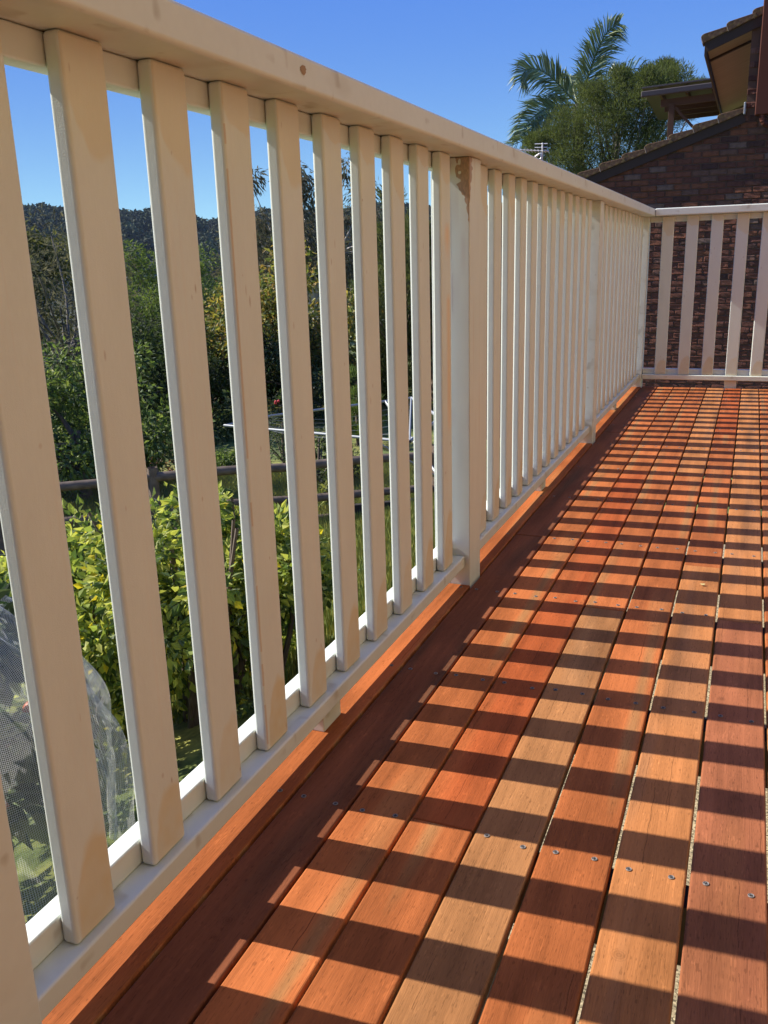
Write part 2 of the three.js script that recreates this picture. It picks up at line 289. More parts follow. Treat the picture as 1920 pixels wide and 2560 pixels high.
{
  const rail = thing('balustrade', 'long cream painted timber balustrade with flat balusters along the deck edge', 'balustrade'), R = rng(77);
  const zEdges = [[1.19, POSTS[0][0]], [POSTS[0][1], POSTS[1][0]], [POSTS[1][1], POSTS[2][0]], [POSTS[2][1], POSTS[3][0]]];
  POSTS.forEach(([a, b], i) => {
    const h = 1.9; const p = part(rail, 'post', i === 1 ? postGeo(YT + 0.35) : sbox(0.09, YT + 0.35, b < a ? a - b : 0.088, 0.003, 3), i === 1 ? postMat : railMat, [-0.633, (YT - 0.35) / 2 - 0.0006, (a + b) / 2]);
    if (i === 1) p.userData.label = 'post with a torn corner of bare timber at its head';
  });
  part(rail, 'post', sbox(0.09, YT + 0.35, 0.088, 0.003, 3), railMat, [-0.633, (YT - 0.35) / 2 - 0.0006, 0.576]);
  part(rail, 'handrail', sbox(0.138, 0.042, 1.19 + 5.66, 0.006, 3), railMat, [-0.626, YT + 0.021, (1.19 - 5.66) / 2]);
  { // chip of bare timber on the inner face of the handrail
    const d = dirOf(757, 176), p = d.multiplyScalar(-0.557 / d.x).add(camera.position), R2 = rng(12), s = new THREE.Shape();
    for (let i = 0; i < 40; i++) { const a = i / 40 * 6.283, q = 0.0058 * (0.75 + 0.5 * vnoise(Math.cos(a) * 1.5 + 4, Math.sin(a) * 1.5 + 4, 3) + 0.25 * (R2() - 0.5)); const px = Math.cos(a) * q * 1.4 + 0.3 * Math.sin(a) * q, py = Math.sin(a) * q; i ? s.lineTo(px, py) : s.moveTo(px, py); } s.closePath();
    const g = new THREE.ShapeGeometry(s); g.rotateY(Math.PI / 2); part(rail, 'bare_timber_chip', g, std({ color: lin(0.33, 0.22, 0.13), roughness: 0.9 }), [-0.5565, p.y, p.z]);
  }
  for (const [a, b] of zEdges) {
    const A = a - 0.001, Bz = b + 0.001, L = A - Bz, c = (A + Bz) / 2;
    part(rail, 'top_batten', sbox(0.027, 0.031, L, 0.003, 2), railMat, [(XM + XO) / 2 - 0.0005, YT - 0.0161, c]);
    part(rail, 'bottom_rail', sbox(0.066, 0.029, L, 0.004, 3), railMat, [-0.634, YB - 0.0147, c]);
    part(rail, 'bottom_batten', sbox(0.027, 0.033, L, 0.003, 2), railMat, [(XM + XO) / 2 - 0.0005, YB + 0.0167, c]);
  }
  B_IDX.forEach((z, i) => {
    const mat = i === 9 ? paintStreak : i === 3 ? paintV[2] : paintV[[0, 1, 3, 4, 1, 0, 4, 3][i % 8]];
    const m = part(rail, 'baluster', balGeo, mat, [XF - 0.01 + (R() - 0.5) * 0.001, (YB + YT) / 2, z + (R() - 0.5) * 0.003]); m.rotation.y = (R() - 0.5) * 0.02; m.rotation.x = (R() - 0.5) * 0.004;
    if (i === 9) m.userData.label = 'baluster with an orange stain down its face';
    if (i === 3) m.userData.label = 'baluster with worn brown edges';
  });
  for (let i = 0; i < 10; i++) part(rail, 'baluster', balGeo, paintV[i % 2 ? 0 : 3], [XF - 0.01, (YB + YT) / 2, -0.31 + i * 0.139]);
  for (const z of [-1.228, -2.93, -4.68, -0.1]) part(rail, 'support_block', sbox(0.05, 0.045, 0.068, 0.002, 1), railMat, [-0.643, 0.0221, z]);
}
const ZF = -5.572;
{
  const rail = thing('end_balustrade', 'short white painted timber balustrade across the deck end before the brick wall', 'balustrade'), R = rng(78);
  const x0 = -0.587, x1 = 2.4, L = x1 - x0, c = (x0 + x1) / 2, turn = o => { o.rotation.y = -Math.PI / 2; return o; };
  part(rail, 'handrail', sbox(x1 + 0.556, 0.042, 0.138, 0.006, 3), railMat, [(x1 - 0.556) / 2 + 0.0005, YT + 0.0213, ZF - 0.026]);
  part(rail, 'top_batten', sbox(L, 0.031, 0.027, 0.003, 2), railMat, [c, YT - 0.0161, ZF - 0.032]);
  part(rail, 'bottom_rail', sbox(L, 0.029, 0.066, 0.004, 3), railMat, [c, YB - 0.0147, ZF - 0.022]);
  part(rail, 'bottom_batten', sbox(L, 0.033, 0.027, 0.003, 2), railMat, [c, YB + 0.0167, ZF - 0.032]);
  for (let i = 0; i < 22; i++) { const m = part(rail, 'baluster', balGeo, paintV[[1, 4, 0, 3][i % 4]], [-0.484 + i * 0.134, (YB + YT) / 2, ZF - 0.01]); m.rotation.y = -Math.PI / 2 + (R() - 0.5) * 0.01; }
  part(rail, 'support_block', sbox(0.067, 0.16, 0.03, 0.002, 1), railMat, [-0.082, -0.035, ZF - 0.022]);
  part(rail, 'support_block', sbox(0.067, 0.16, 0.03, 0.002, 1), railMat, [0.72, -0.035, ZF - 0.022]);
}
// ---------------------------------------------------------------- the house that the deck belongs to (right of the view; its sunlit wall faces the balustrade)
{
  const h = thing('deck_house', 'sunlit tan rendered house wall with sliding glass doors along the deck', 'house');
  const render = std({ map: (() => { const t = colorTex(256, 256, (u, v) => { const k = 0.94 + 0.12 * (vnoise(u * 8, v * 8, 61, 8, 8) - 0.5) + 0.1 * (vnoise(u * 90, v * 90, 62, 90, 90) - 0.5); return [0.43 * k, 0.34 * k, 0.185 * k]; }); t.repeat.set(0.5, 0.5); return t; })(), roughness: 0.95 });
  const frameM = std({ color: lin(0.75, 0.74, 0.7), roughness: 0.4 }), glass = phy({ color: lin(0.02, 0.022, 0.025), roughness: 0.05, ior: 1.7 });
  const W = (z0, z1, y0, y1) => part(h, 'wall', sbox(0.2, y1 - y0, z0 - z1, 0.004, 1), render, [2.52, (y0 + y1) / 2, (z0 + z1) / 2]);
  W(3, -0.1, -1.3, 5.2); W(-0.1, -1.9, 2.12, 5.2); W(-0.1, -1.9, -1.3, 0.06); W(-1.9, -4.0, -1.3, 5.2); W(-4.0, -5.2, 2.12, 5.2); W(-4.0, -5.2, -1.3, 0.06); W(-5.2, -5.9, -1.3, 5.2);
  part(h, 'return_wall', sbox(3.1, 6.5, 0.2, 0.004, 1), render, [0.868, 1.95, 1.3]);
  for (const [z0, z1] of [[-0.1, -1.9], [-4.0, -5.2]]) {
    const d = part(h, 'glass_door', merge([sbox(0.06, 0.05, z0 - z1 - 0.004, 0.002, 1).translate(2.48, 2.093, (z0 + z1) / 2), sbox(0.06, 0.05, z0 - z1 - 0.004, 0.002, 1).translate(2.48, 0.087, (z0 + z1) / 2), ...[z0 - 0.028, (z0 + z1) / 2, z1 + 0.028].map(z => sbox(0.058, 1.95, 0.05, 0.002, 1).translate(2.48, 1.09, z))]), frameM);
    for (const s of [0, 1]) { const a = z0 + (z1 - z0) * (s / 2), b = z0 + (z1 - z0) * ((s + 1) / 2); part(d, 'pane', new THREE.BoxGeometry(0.008, 1.95, a - b - 0.055), glass, [2.48, 1.09, (a + b) / 2 + 0.001]); }
  }
  const roofM = std({ color: lin(0.16, 0.06, 0.04), roughness: 0.8 });
  part(h, 'fascia', sbox(0.03, 0.2, 9, 0.003, 1), roofM, [2.03, 5.3, -1.4]);
  part(h, 'soffit', sbox(0.5, 0.012, 8.9, 0.002, 1), frameM, [2.29, 5.21, -1.4]);
  const r = part(h, 'roof', sbox(4, 0.06, 9.1, 0.004, 1), roofM, [3.82, 6.12, -1.4]); r.rotation.z = 0.4;
}
// ---------------------------------------------------------------- the brick house beyond the deck end
const ZB = -14.4, SL = 0.337;
const vergeY = x => 2.758 + (x + 0.32) * SL;            // top of the low roof's verge
const upY = x => 3.958 + (x + 0.246) * 0.372;           // top of the tall roof's verge
{
  const h = thing('brick_house', 'red brown brick house with stepped tiled gable edges behind the end balustrade', 'house'), R = rng(3001);
  const mortar = std({ color: lin(0.12, 0.066, 0.044), roughness: 1 });
  const s = new THREE.Shape(); s.moveTo(-4.4, -2.2); s.lineTo(3.4, -2.2); s.lineTo(3.4, upY(3.4) - 0.16); s.lineTo(-0.29, upY(-0.29) - 0.16); s.lineTo(-0.29, vergeY(-0.29) - 0.1); s.lineTo(-4.4, vergeY(-4.4) - 0.1); s.closePath();
  part(h, 'mortar_wall', new THREE.ExtrudeGeometry(s, { depth: 0.2, bevelEnabled: false }), mortar, [0, 0, ZB - 0.208]);
  // bricks with rough, uneven faces
  const brickGeo = seed => {
    const r = rng(seed), w = 0.230, hh = 0.0765, d = 0.03, xs = [-0.5, -0.46, -0.15, 0.17, 0.465, 0.5], ys = [-0.5, -0.40, 0.05, 0.41, 0.5], pos = [], idx = [];
    for (let j = 0; j < ys.length; j++) for (let i = 0; i < xs.length; i++) {
      const edge = (i === 0 || i === 5 || j === 0 || j === 4), lip = edge ? -0.012 - r() * 0.004 : (r() - 0.5) * 0.009;
      pos.push(xs[i] * w + (edge ? (r() - 0.5) * 0.005 : 0), ys[j] * hh + (edge ? (r() - 0.5) * 0.005 : 0), lip);
    }
    for (let j = 0; j < 4; j++) for (let i = 0; i < 5; i++) { const a = j * 6 + i; idx.push(a, a + 1, a + 6, a + 6, a + 1, a + 7); }
    const g = new THREE.BufferGeometry(); g.setAttribute('position', new THREE.Float32BufferAttribute(pos, 3)); g.setIndex(idx);
    const g2 = uvMetres(g); g2.computeVertexNormals();
    const b = new THREE.BoxGeometry(w - 0.006, hh - 0.006, d).translate(0, 0, -0.0135 - d / 2).toNonIndexed(); return merge([g2, uvMetres(b)]);
  };
  const geos = Array.from({ length: 10 }, (_, i) => brickGeo(900 + i));
  const bt = colorTex(256, 256, (u, v) => { const k = 0.72 + 0.55 * vnoise(u * 12, v * 12, 81, 12, 12) + 0.3 * (vnoise(u * 70, v * 70, 82, 70, 70) - 0.5); return [k, k * 0.98, k * 0.97].map(c => Math.min(1, c)); }); bt.repeat.set(3, 3);
  const bb = grayTex(256, 256, (u, v) => 0.6 * vnoise(u * 24, v * 24, 83, 24, 24) + 0.4 * vnoise(u * 80, v * 80, 84, 80, 80));
  bb.repeat.set(5, 5);
  const mats = [[0.195, 0.066, 0.036], [0.16, 0.054, 0.031], [0.13, 0.046, 0.03], [0.085, 0.036, 0.026], [0.17, 0.08, 0.054], [0.20, 0.115, 0.085], [0.215, 0.074, 0.036]].map(c => std({ color: lin(...c), map: bt, bumpMap: bb, bumpScale: 0.006, roughness: 0.95 }));
  const pick = [0, 0, 0, 1, 1, 1, 1, 2, 2, 2, 3, 3, 4, 4, 5, 6, 6];
  const rest = [[], [], [], []]; let n = 0;
  for (let j = 0; j < 66; j++) {
    const y = -2.15 + j * 0.0862;
    for (let i = -18; i < 15; i++) {
      const x = i * 0.2405 + (j % 2) * 0.12 + (R() - 0.5) * 0.004; if (x - 0.115 < -4.39 || x + 0.115 > 3.4) continue;
      const top = y + 0.04, lim = x - 0.115 >= -0.31 ? upY(x) - 0.16 : (x + 0.115 < -0.28 ? vergeY(x - 0.115) - 0.1 : vergeY(x) - 0.1); if (top > lim) continue;
      const g = geos[Math.floor(R() * 10)], m = pick[Math.floor(R() * pick.length)], rot = [(R() - 0.5) * 0.05, (R() - 0.5) * 0.03, (R() - 0.5) * 0.012], dz = (R() - 0.5) * 0.009, flip = R() < 0.5;
      const vis = x > -2.6 && x < 0.12 && y > 0.28 && n < 300;
      if (vis) { n++; const b = part(h, 'brick', g, mats[m], [x, y, ZB + 0.004 + dz]); b.rotation.set(...rot); if (flip) b.rotation.z += Math.PI; }
      else { const q = g.clone(); q.applyMatrix4(new THREE.Matrix4().makeRotationFromEuler(new THREE.Euler(rot[0], rot[1], rot[2] + (flip ? Math.PI : 0))).setPosition(x, y, ZB + 0.004 + dz)); rest[m % 4].push(q); }
    }
  }
  // half bricks close the corner of the tall wall
  for (let j = 0; j < 66; j++) { const y = -2.15 + j * 0.0862, x0 = -1 * 0.2405 + (j % 2) * 0.12 - 0.115; if (j % 2 === 0 || y < vergeY(-0.29) - 0.06 || y > upY(-0.29) - 0.2) continue;
    const b = part(h, 'brick', geos[j % 10], mats[pick[j % pick.length]], [-0.2385, y, ZB + 0.004]); b.scale.x = 0.45; }
  const o = part(h, 'brickwork', merge(rest.flat()), mats[1]); o.userData.kind = 'stuff';
  // verge tiles, barge boards
  const tileTex = colorTex(256, 256, (u, v) => { const k = 0.6 + 0.8 * vnoise(u * 20, v * 20, 85, 20, 20) * (0.7 + 0.6 * vnoise(u * 90, v * 90, 86, 90, 90)); const m = Math.max(0, vnoise(u * 9, v * 9, 87, 9, 9) - 0.5) * 2; return [(0.115 + 0.04 * m) * k, (0.06 + 0.045 * m) * k, (0.032 + 0.003 * m) * k]; }); tileTex.repeat.set(2, 2);
  const tileM = std({ map: tileTex, roughness: 1, bumpMap: bb, bumpScale: 0.004 }), bargeM = std({ color: lin(0.048, 0.022, 0.012), roughness: 0.75 }), pale = std({ color: lin(0.33, 0.27, 0.22), roughness: 1 });
  const tile = (L) => {
    const t = new THREE.Shape(); t.moveTo(-0.03, -0.055); t.lineTo(L - 0.0, -0.055); t.lineTo(L, -0.008); t.lineTo(0.03, 0.045); t.quadraticCurveTo(-0.03, 0.05, -0.03, -0.005); t.closePath();
    return uvMetres(new THREE.ExtrudeGeometry(t, { depth: 0.21, bevelEnabled: true, bevelSize: 0.006, bevelThickness: 0.012, bevelSegments: 2, curveSegments: 5 }));
  };
  const tg = tile(0.35), edge = sbox(0.008, 0.085, 0.012, 0.002, 1);
  const verge = (fy, slope, x0, n0) => {
    const a = Math.atan(slope);
    for (let i = 0; i < n0; i++) { const x = x0 + i * 0.345 * Math.cos(a), t = part(h, 'verge_tile', tg, tileM, [x, fy(x) - 0.036 + (R() - 0.5) * 0.006, ZB - 0.16 + (R() - 0.5) * 0.008]); t.rotation.z = a + 0.012 + (R() - 0.5) * 0.015; part(t, 'mortar_line', edge, pale, [-0.028, -0.02, 0.217]); }
  };
  verge(vergeY, SL, -4.55, 13); verge(upY, 0.372, -0.914, 13);
  const bar = (xa, xb, fy, slope, name) => { const a = Math.atan(slope), L = (xb - xa) / Math.cos(a), xm = (xa + xb) / 2; const b = part(h, name, sbox(L, 0.155, 0.022, 0.003, 1), bargeM, [xm, fy(xm) - 0.152, ZB + 0.024]); b.rotation.z = a; };
  bar(-4.55, -0.3, vergeY, SL, 'barge_board'); bar(-0.885, 3.5, upY, 0.372, 'barge_board');
  // roof planes run back from the gables
  const slab = (xa, xb, fy, slope, depth) => { const a = Math.atan(slope), L = (xb - xa) / Math.cos(a), xm = (xa + xb) / 2; const b = part(h, 'roof', sbox(L, 0.05, depth, 0.003, 1), tileM, [xm, fy(xm) - 0.085, ZB - 0.2 - depth / 2]); b.rotation.z = a; };
  slab(-4.55, -0.3, vergeY, SL, 6); slab(-0.9, 3.5, upY, 0.372, 7);
  const sideM = mats[2];
  part(h, 'side_wall', sbox(0.2, 6, 6, 0.003, 1), mortar, [-0.19, 0.6, ZB - 3.21]);
  const soff = std({ color: lin(0.36, 0.26, 0.17), roughness: 0.8, map: (() => { const t = colorTex(128, 128, (u, v) => { const k = 0.9 + 0.2 * (vnoise(u * 4, v * 30, 95, 4, 30) - 0.5); return [k, k * 0.98, k * 0.96]; }); return t; })() });
  part(h, 'soffit', sbox(0.61, 0.012, 6.6, 0.002, 1), soff, [-0.58, upY(-0.58) - 0.17, ZB - 3.30]).rotation.z = Math.atan(0.372);
  part(h, 'fascia', sbox(0.026, 0.17, 6.6, 0.002, 1), bargeM, [-0.885, upY(-0.885) - 0.175, ZB - 3.32]);
  part(h, 'soffit_batten', sbox(0.6, 0.03, 0.07, 0.002, 1), bargeM, [-0.58, upY(-0.58) - 0.19, ZB - 0.85]).rotation.z = Math.atan(0.372);
  part(h, 'flashing', sbox(0.03, 0.16, 0.1, 0.01, 2), std({ color: lin(0.3, 0.31, 0.33), roughness: 0.5, metalness: 0.5 }), [-0.305, 2.72, ZB + 0.02]);
}
{ // painted rainwater pipe with a ribbed bend
  const p = thing('downpipe', 'rust red painted rainwater pipe with ribbed elbow on the brick wall', 'downpipe'), m = std({ color: lin(0.10, 0.02, 0.006), roughness: 0.85 });
  const b = atZ(1897, 288, ZB + 0.14), x0 = atZ(1894, 150, ZB + 0.14).x;
  const box = part(p, 'pipe_casing', sbox(0.2, 2.4, 0.12, 0.012, 3), m, [x0 + 0.12, b.y + 1.2, ZB + 0.13]); box.rotation.z = 0;
  const c = V(x0 + 0.175, b.y - 0.03, ZB + 0.15), pts = [V(c.x - 0.06, c.y + 0.1, c.z), V(c.x - 0.06, c.y, c.z), V(c.x - 0.03, c.y - 0.075, c.z), V(c.x + 0.05, c.y - 0.12, c.z - 0.01), V(c.x + 0.2, c.y - 0.125, c.z - 0.05)];
  const el = part(p, 'elbow', tube(pts, 0.036, 0.036, 24, 10), m);
  const cv = new THREE.CatmullRomCurve3(pts);
  for (let i = 0; i < 9; i++) { const t = 0.2 + i * 0.075, q = cv.getPointAt(t), tg = cv.getTangentAt(t), r = new THREE.TorusGeometry(0.037, 0.005, 5, 14); const rb = part(el, 'rib', r, m, [q.x, q.y, q.z]); rb.quaternion.setFromUnitVectors(V(0, 0, 1), tg); }
}
{ // covered pergola behind the low roof
  const Z = -20, p = thing('pergola', 'brown timber pergola with sheet roof behind the low tiled roof', 'pergola'), tm = std({ color: lin(0.11, 0.058, 0.03), roughness: 0.85 }), rm = std({ color: lin(0.065, 0.05, 0.045), roughness: 0.6 });
  const L = atZ(1606, 240, Z), Rr = atZ(1850, 222, Z), y = L.y, x0 = L.x, x1 = Rr.x + 1.5;
  const r = part(p, 'sheet_roof', sbox(x1 - x0, 0.03, 3.4, 0.003, 1), rm, [(x0 + x1) / 2, y + 0.1, Z - 1.55]); r.rotation.z = 0.035; r.rotation.x = -0.05;
  part(p, 'gutter', sbox(x1 - x0, 0.11, 0.1, 0.02, 2), rm, [(x0 + x1) / 2, y + 0.05, Z + 0.2]).rotation.z = 0.035;
  for (let i = 0; i < 4; i++) part(p, 'beam', sbox(x1 - x0 - 0.3, 0.14, 0.045, 0.003, 1), tm, [(x0 + x1) / 2 + 0.2, y - 0.1 + 0.02 * i, Z - 0.15 - i * 0.85]).rotation.z = 0.035;
  for (let i = 0; i < 7; i++) part(p, 'rafter', sbox(0.045, 0.1, 3.2, 0.003, 1), tm, [x0 + 0.35 + i * 0.5, y + 0.02, Z - 1.55]);
  const c = atZ(1678, 290, Z - 0.15); part(p, 'post', sbox(0.11, 5.6, 0.11, 0.004, 1), tm, [c.x, y - 0.18 - 2.8, Z - 0.15]);
  part(p, 'post', sbox(0.11, 5.6, 0.11, 0.004, 1), tm, [x1 - 0.4, y - 0.18 - 2.8, Z - 0.15]);
  const br = part(p, 'brace', sbox(0.05, 0.9, 0.06, 0.003, 1), tm, [c.x + 0.3, y - 0.5, Z - 0.15]); br.rotation.z = 0.75;
}
{ // television antenna
  const a = thing('antenna', 'small white rooftop television antenna in front of the bushy tree', 'antenna'), m = std({ color: lin(0.7, 0.7, 0.68), roughness: 0.35, metalness: 0.4 }), Z = -17, c = atZ(1352, 372, Z), k = 17 / 22;
  const rod = (p, q, r) => tube([p, p.clone().lerp(q, 0.5), q], r, r, 3, 5);
  part(a, 'mast', rod(V(c.x + 0.03, -1.4, Z), V(c.x + 0.03, c.y + 0.1, Z), 0.016), m);
  const bl = atZ(1295, 375, Z), brr = atZ(1372, 378, Z); part(a, 'boom', rod(bl, brr, 0.012), m);
  for (let i = 0; i < 9; i++) { const q = bl.clone().lerp(brr, (i + 0.5) / 9); part(a, 'element', rod(q.clone().add(V(0.02, 0, 0.3)), q.clone().add(V(-0.02, 0, -0.3)), 0.006), m); }
  for (const py of [360, 369, 377]) part(a, 'reflector_rod', rod(atZ(1337, py, Z), atZ(1369, py - 1, Z), 0.008), m);
  const b = part(a, 'bracket', tube([atZ(1338, 392, Z), atZ(1352, 384, Z), atZ(1352, 396, Z), atZ(1342, 402, Z)], 0.022, 0.022, 10, 6), m);
}

// ---------------------------------------------------------------- plants
function leaves(pts, R, o) {     // folded two-triangle leaves; pts: [x, y, z, (nx, ny, nz)]
  const n = pts.length, pos = new Float32Array(n * 18), col = new Float32Array(n * 18), a = V(0, 0, 0), u = V(0, 0, 0), w = V(0, 0, 0), nn = V(0, 0, 0);
  let k = 0;
  for (const p of pts) {
    const L = o.len * (0.6 + 0.8 * R()), wd = L * o.ratio * (0.8 + 0.4 * R());
    u.set(R() - 0.5, (R() - 0.5) + (o.droop ?? -0.2), R() - 0.5); if (p.n) u.addScaledVector(p.n, o.out ?? 0.6); u.normalize();
    w.set(R() - 0.5, R() - 0.5, R() - 0.5).cross(u).normalize(); nn.copy(u).cross(w);
    const b = [p.x, p.y, p.z], tip = [p.x + u.x * L, p.y + u.y * L, p.z + u.z * L], m = 0.45 * L, f = wd * 0.25;
    const l = [p.x + u.x * m + w.x * wd / 2 + nn.x * f, p.y + u.y * m + w.y * wd / 2 + nn.y * f, p.z + u.z * m + w.z * wd / 2 + nn.z * f], r = [p.x + u.x * m - w.x * wd / 2 + nn.x * f, p.y + u.y * m - w.y * wd / 2 + nn.y * f, p.z + u.z * m - w.z * wd / 2 + nn.z * f];
    const c = o.color(R, p), q = [b, l, tip, b, tip, r];
    for (const v of q) { pos.set(v, k); col.set(c, k); k += 3; }
  }
  const g = new THREE.BufferGeometry(); g.setAttribute('position', new THREE.BufferAttribute(pos, 3)); g.setAttribute('color', new THREE.BufferAttribute(col, 3)); g.computeVertexNormals(); return g;
}
const leafMat = phy({ vertexColors: true, roughness: 0.85, transmission: 0.6, thickness: 0, side: THREE.DoubleSide, specularIntensity: 0.5 });
const leafDull = phy({ vertexColors: true, roughness: 0.9, transmission: 0.5, thickness: 0, side: THREE.DoubleSide, specularIntensity: 0.3 });
const barkTex = colorTex(128, 256, (u, v) => { const k = 0.6 + 0.5 * vnoise(u * 30, v * 8, 96, 30, 8) + 0.3 * (vnoise(u * 60, v * 60, 97, 60, 60) - 0.5); return [0.15 * k, 0.115 * k, 0.085 * k]; });
const bark = std({ map: barkTex, roughness: 1 }), barkPale = std({ color: lin(0.42, 0.38, 0.33), roughness: 0.9 }), barkGrey = std({ color: lin(0.17, 0.15, 0.13), roughness: 1 });
const pal = (list, j = 0.25) => (R) => { const c = list[Math.floor(R() * list.length)], k = 1 - j + 2 * j * R(); return [c[0] * k, c[1] * k, c[2] * k]; };
function clumpPts(R, clumps, per) {   // clumps: [Vector3, radius]; points crowd towards the clump's skin
  const out = []; for (const [c, r, f = 1] of clumps) for (let i = 0; i < per * f; i++) {
    const d = V(R() * 2 - 1, R() * 2 - 1, R() * 2 - 1); if (d.lengthSq() > 1 || d.lengthSq() < 0.01) { i--; continue; } d.normalize(); const rr = r * Math.pow(R(), 0.45) * (0.75 + 0.35 * R());
    const p = V(c.x + d.x * rr, c.y + d.y * rr * 0.85, c.z + d.z * rr); p.n = d.clone(); out.push(p); }
  return out;
}
function crownClumps(R, c, rx, ry, rz, n, r0, r1, low = -1) {
  const out = []; let guard = 0; while (out.length < n && guard++ < 5000) { const d = V(R() * 2 - 1, R() * 2 - 1, R() * 2 - 1); if (d.lengthSq() > 1 || d.y < low) continue; const k = 0.55 + 0.45 * Math.pow(R(), 0.5), l = d.length(); d.multiplyScalar(k / Math.max(l, 0.3) * Math.max(l, 0.45)); out.push([V(c.x + d.x * rx, c.y + d.y * ry, c.z + d.z * rz), r0 + (r1 - r0) * R()]); } return out;
}
function tree(name, label, cat, o) {
  const g = thing(name, label, cat, o.group), R = rng(o.seed), base = V(o.x, groundY(o.x, o.z) - 0.1, o.z), c = V(o.x + (o.lean ?? 0), o.cy, o.z);
  const clumps = o.clumps || crownClumps(R, c, o.rx, o.ry, o.rz ?? o.rx, o.n, o.r0, o.r1, o.low);
  const mid = base.clone().lerp(c, 0.55).add(V((R() - 0.5) * 0.2, 0, (R() - 0.5) * 0.2)), tr = part(g, 'trunk', tube([base, base.clone().lerp(mid, 0.5).add(V((R() - 0.5) * 0.1, 0, 0)), mid, c], o.tr ?? 0.14, (o.tr ?? 0.14) * 0.35, 14, 8), o.bark ?? bark);
  const step = Math.max(1, Math.floor(clumps.length / (o.limbs ?? 14)));
  for (let i = 0; i < clumps.length; i += step) { const e = clumps[i][0], s = base.clone().lerp(c, 0.35 + 0.5 * R()); part(tr, 'limb', tube([s, s.clone().lerp(e, 0.5).add(V((R() - 0.5) * 0.3, 0.1 * R(), (R() - 0.5) * 0.3)), e], (o.tr ?? 0.14) * 0.3, 0.012, 8, 5), o.bark ?? bark); }
  part(g, 'crown', leaves(clumpPts(R, clumps, o.per), R, { len: o.len, ratio: o.ratio ?? 0.45, color: pal(o.colors, o.jit), droop: o.droop, out: o.out }), o.mat ?? leafDull);
  return g;
}
const G = { olive: [[0.11, 0.135, 0.03], [0.08, 0.105, 0.025], [0.15, 0.16, 0.045]], deep: [[0.062, 0.09, 0.018], [0.08, 0.115, 0.024], [0.042, 0.06, 0.014]], bright: [[0.14, 0.20, 0.035], [0.18, 0.25, 0.045], [0.08, 0.14, 0.025]], grey: [[0.12, 0.12, 0.06], [0.09, 0.09, 0.048], [0.15, 0.14, 0.07]], yellow: [[0.42, 0.34, 0.04], [0.32, 0.31, 0.05], [0.18, 0.22, 0.04], [0.12, 0.16, 0.035], [0.36, 0.24, 0.05]], gum: [[0.11, 0.115, 0.06], [0.14, 0.115, 0.06], [0.075, 0.08, 0.045]] };

{ // hedge of glossy broad leaves below the balustrade, three bushes
  const tops = [1.2, 1.24, 1.02], spots = [[-3.2, -3.15, 'bushy yellow green shrub with glossy leaves beside the netted fruit tree', 0.72], [-2.72, -3.62, 'bushy yellow green shrub with many bare stems in the middle of the hedge', 0.70], [-2.5, -3.98, 'bushy yellow green shrub at the end of the hedge next to the lawn', 0.42]];
  spots.forEach(([x, z, label, r], i) => {
    const g = thing('hedge_shrub', label, 'shrub', 'hedge shrubs below the balustrade'), R = rng(410 + i), y0 = groundY(x, z), cl = [], st = part(g, 'stem', tube([V(x, y0 - 0.05, z), V(x + 0.03, y0 + 0.5, z), V(x, y0 + 1, z)], 0.028, 0.015, 8, 6), bark);
    for (let k = 0; k < 9; k++) { const a = R() * 6.28, e = V(x + Math.cos(a) * r * (0.3 + 0.4 * R()), y0 + 0.75 + 0.5 * R(), z + Math.sin(a) * r * (0.3 + 0.4 * R())), s = V(x + Math.cos(a) * 0.12, y0 - 0.05, z + Math.sin(a) * 0.12); part(st, 'stem_branch', tube([s, s.clone().lerp(e, 0.5).add(V((R() - 0.5) * 0.12, 0, (R() - 0.5) * 0.12)), e], 0.02, 0.008, 8, 6), bark); }
    for (let k = 0; k < 30; k++) { const a = R() * 6.28, q = Math.sqrt(R()) * r, top = tops[i] - 0.3 * (q / r) * (q / r); cl.push([V(x + Math.cos(a) * q, y0 + 0.55 + (top - 0.55) * Math.pow(R(), 0.6), z + Math.sin(a) * q), 0.13 + 0.08 * R()]); }
    for (let k = 0; k < 10; k++) { const a = R() * 6.28; cl.push([V(x + Math.cos(a) * r * 0.8 * R(), y0 + 0.15 + 0.4 * R(), z + Math.sin(a) * r * 0.8 * R()), 0.14, 0.6]); }
    part(g, 'foliage', leaves(clumpPts(R, cl, 190), R, { len: 0.05, ratio: 0.62, color: (r2, p) => { const t = r2(); const c = t < 0.04 ? [0.75, 0.62, 0.03] : t < 0.36 ? [0.56, 0.59, 0.09] : t < 0.7 ? [0.29, 0.37, 0.055] : [0.09, 0.15, 0.03], k = 0.75 + 0.5 * r2(); return c.map(v => v * k); }, droop: -0.1, out: 0.8 }), leafMat);
  });
}
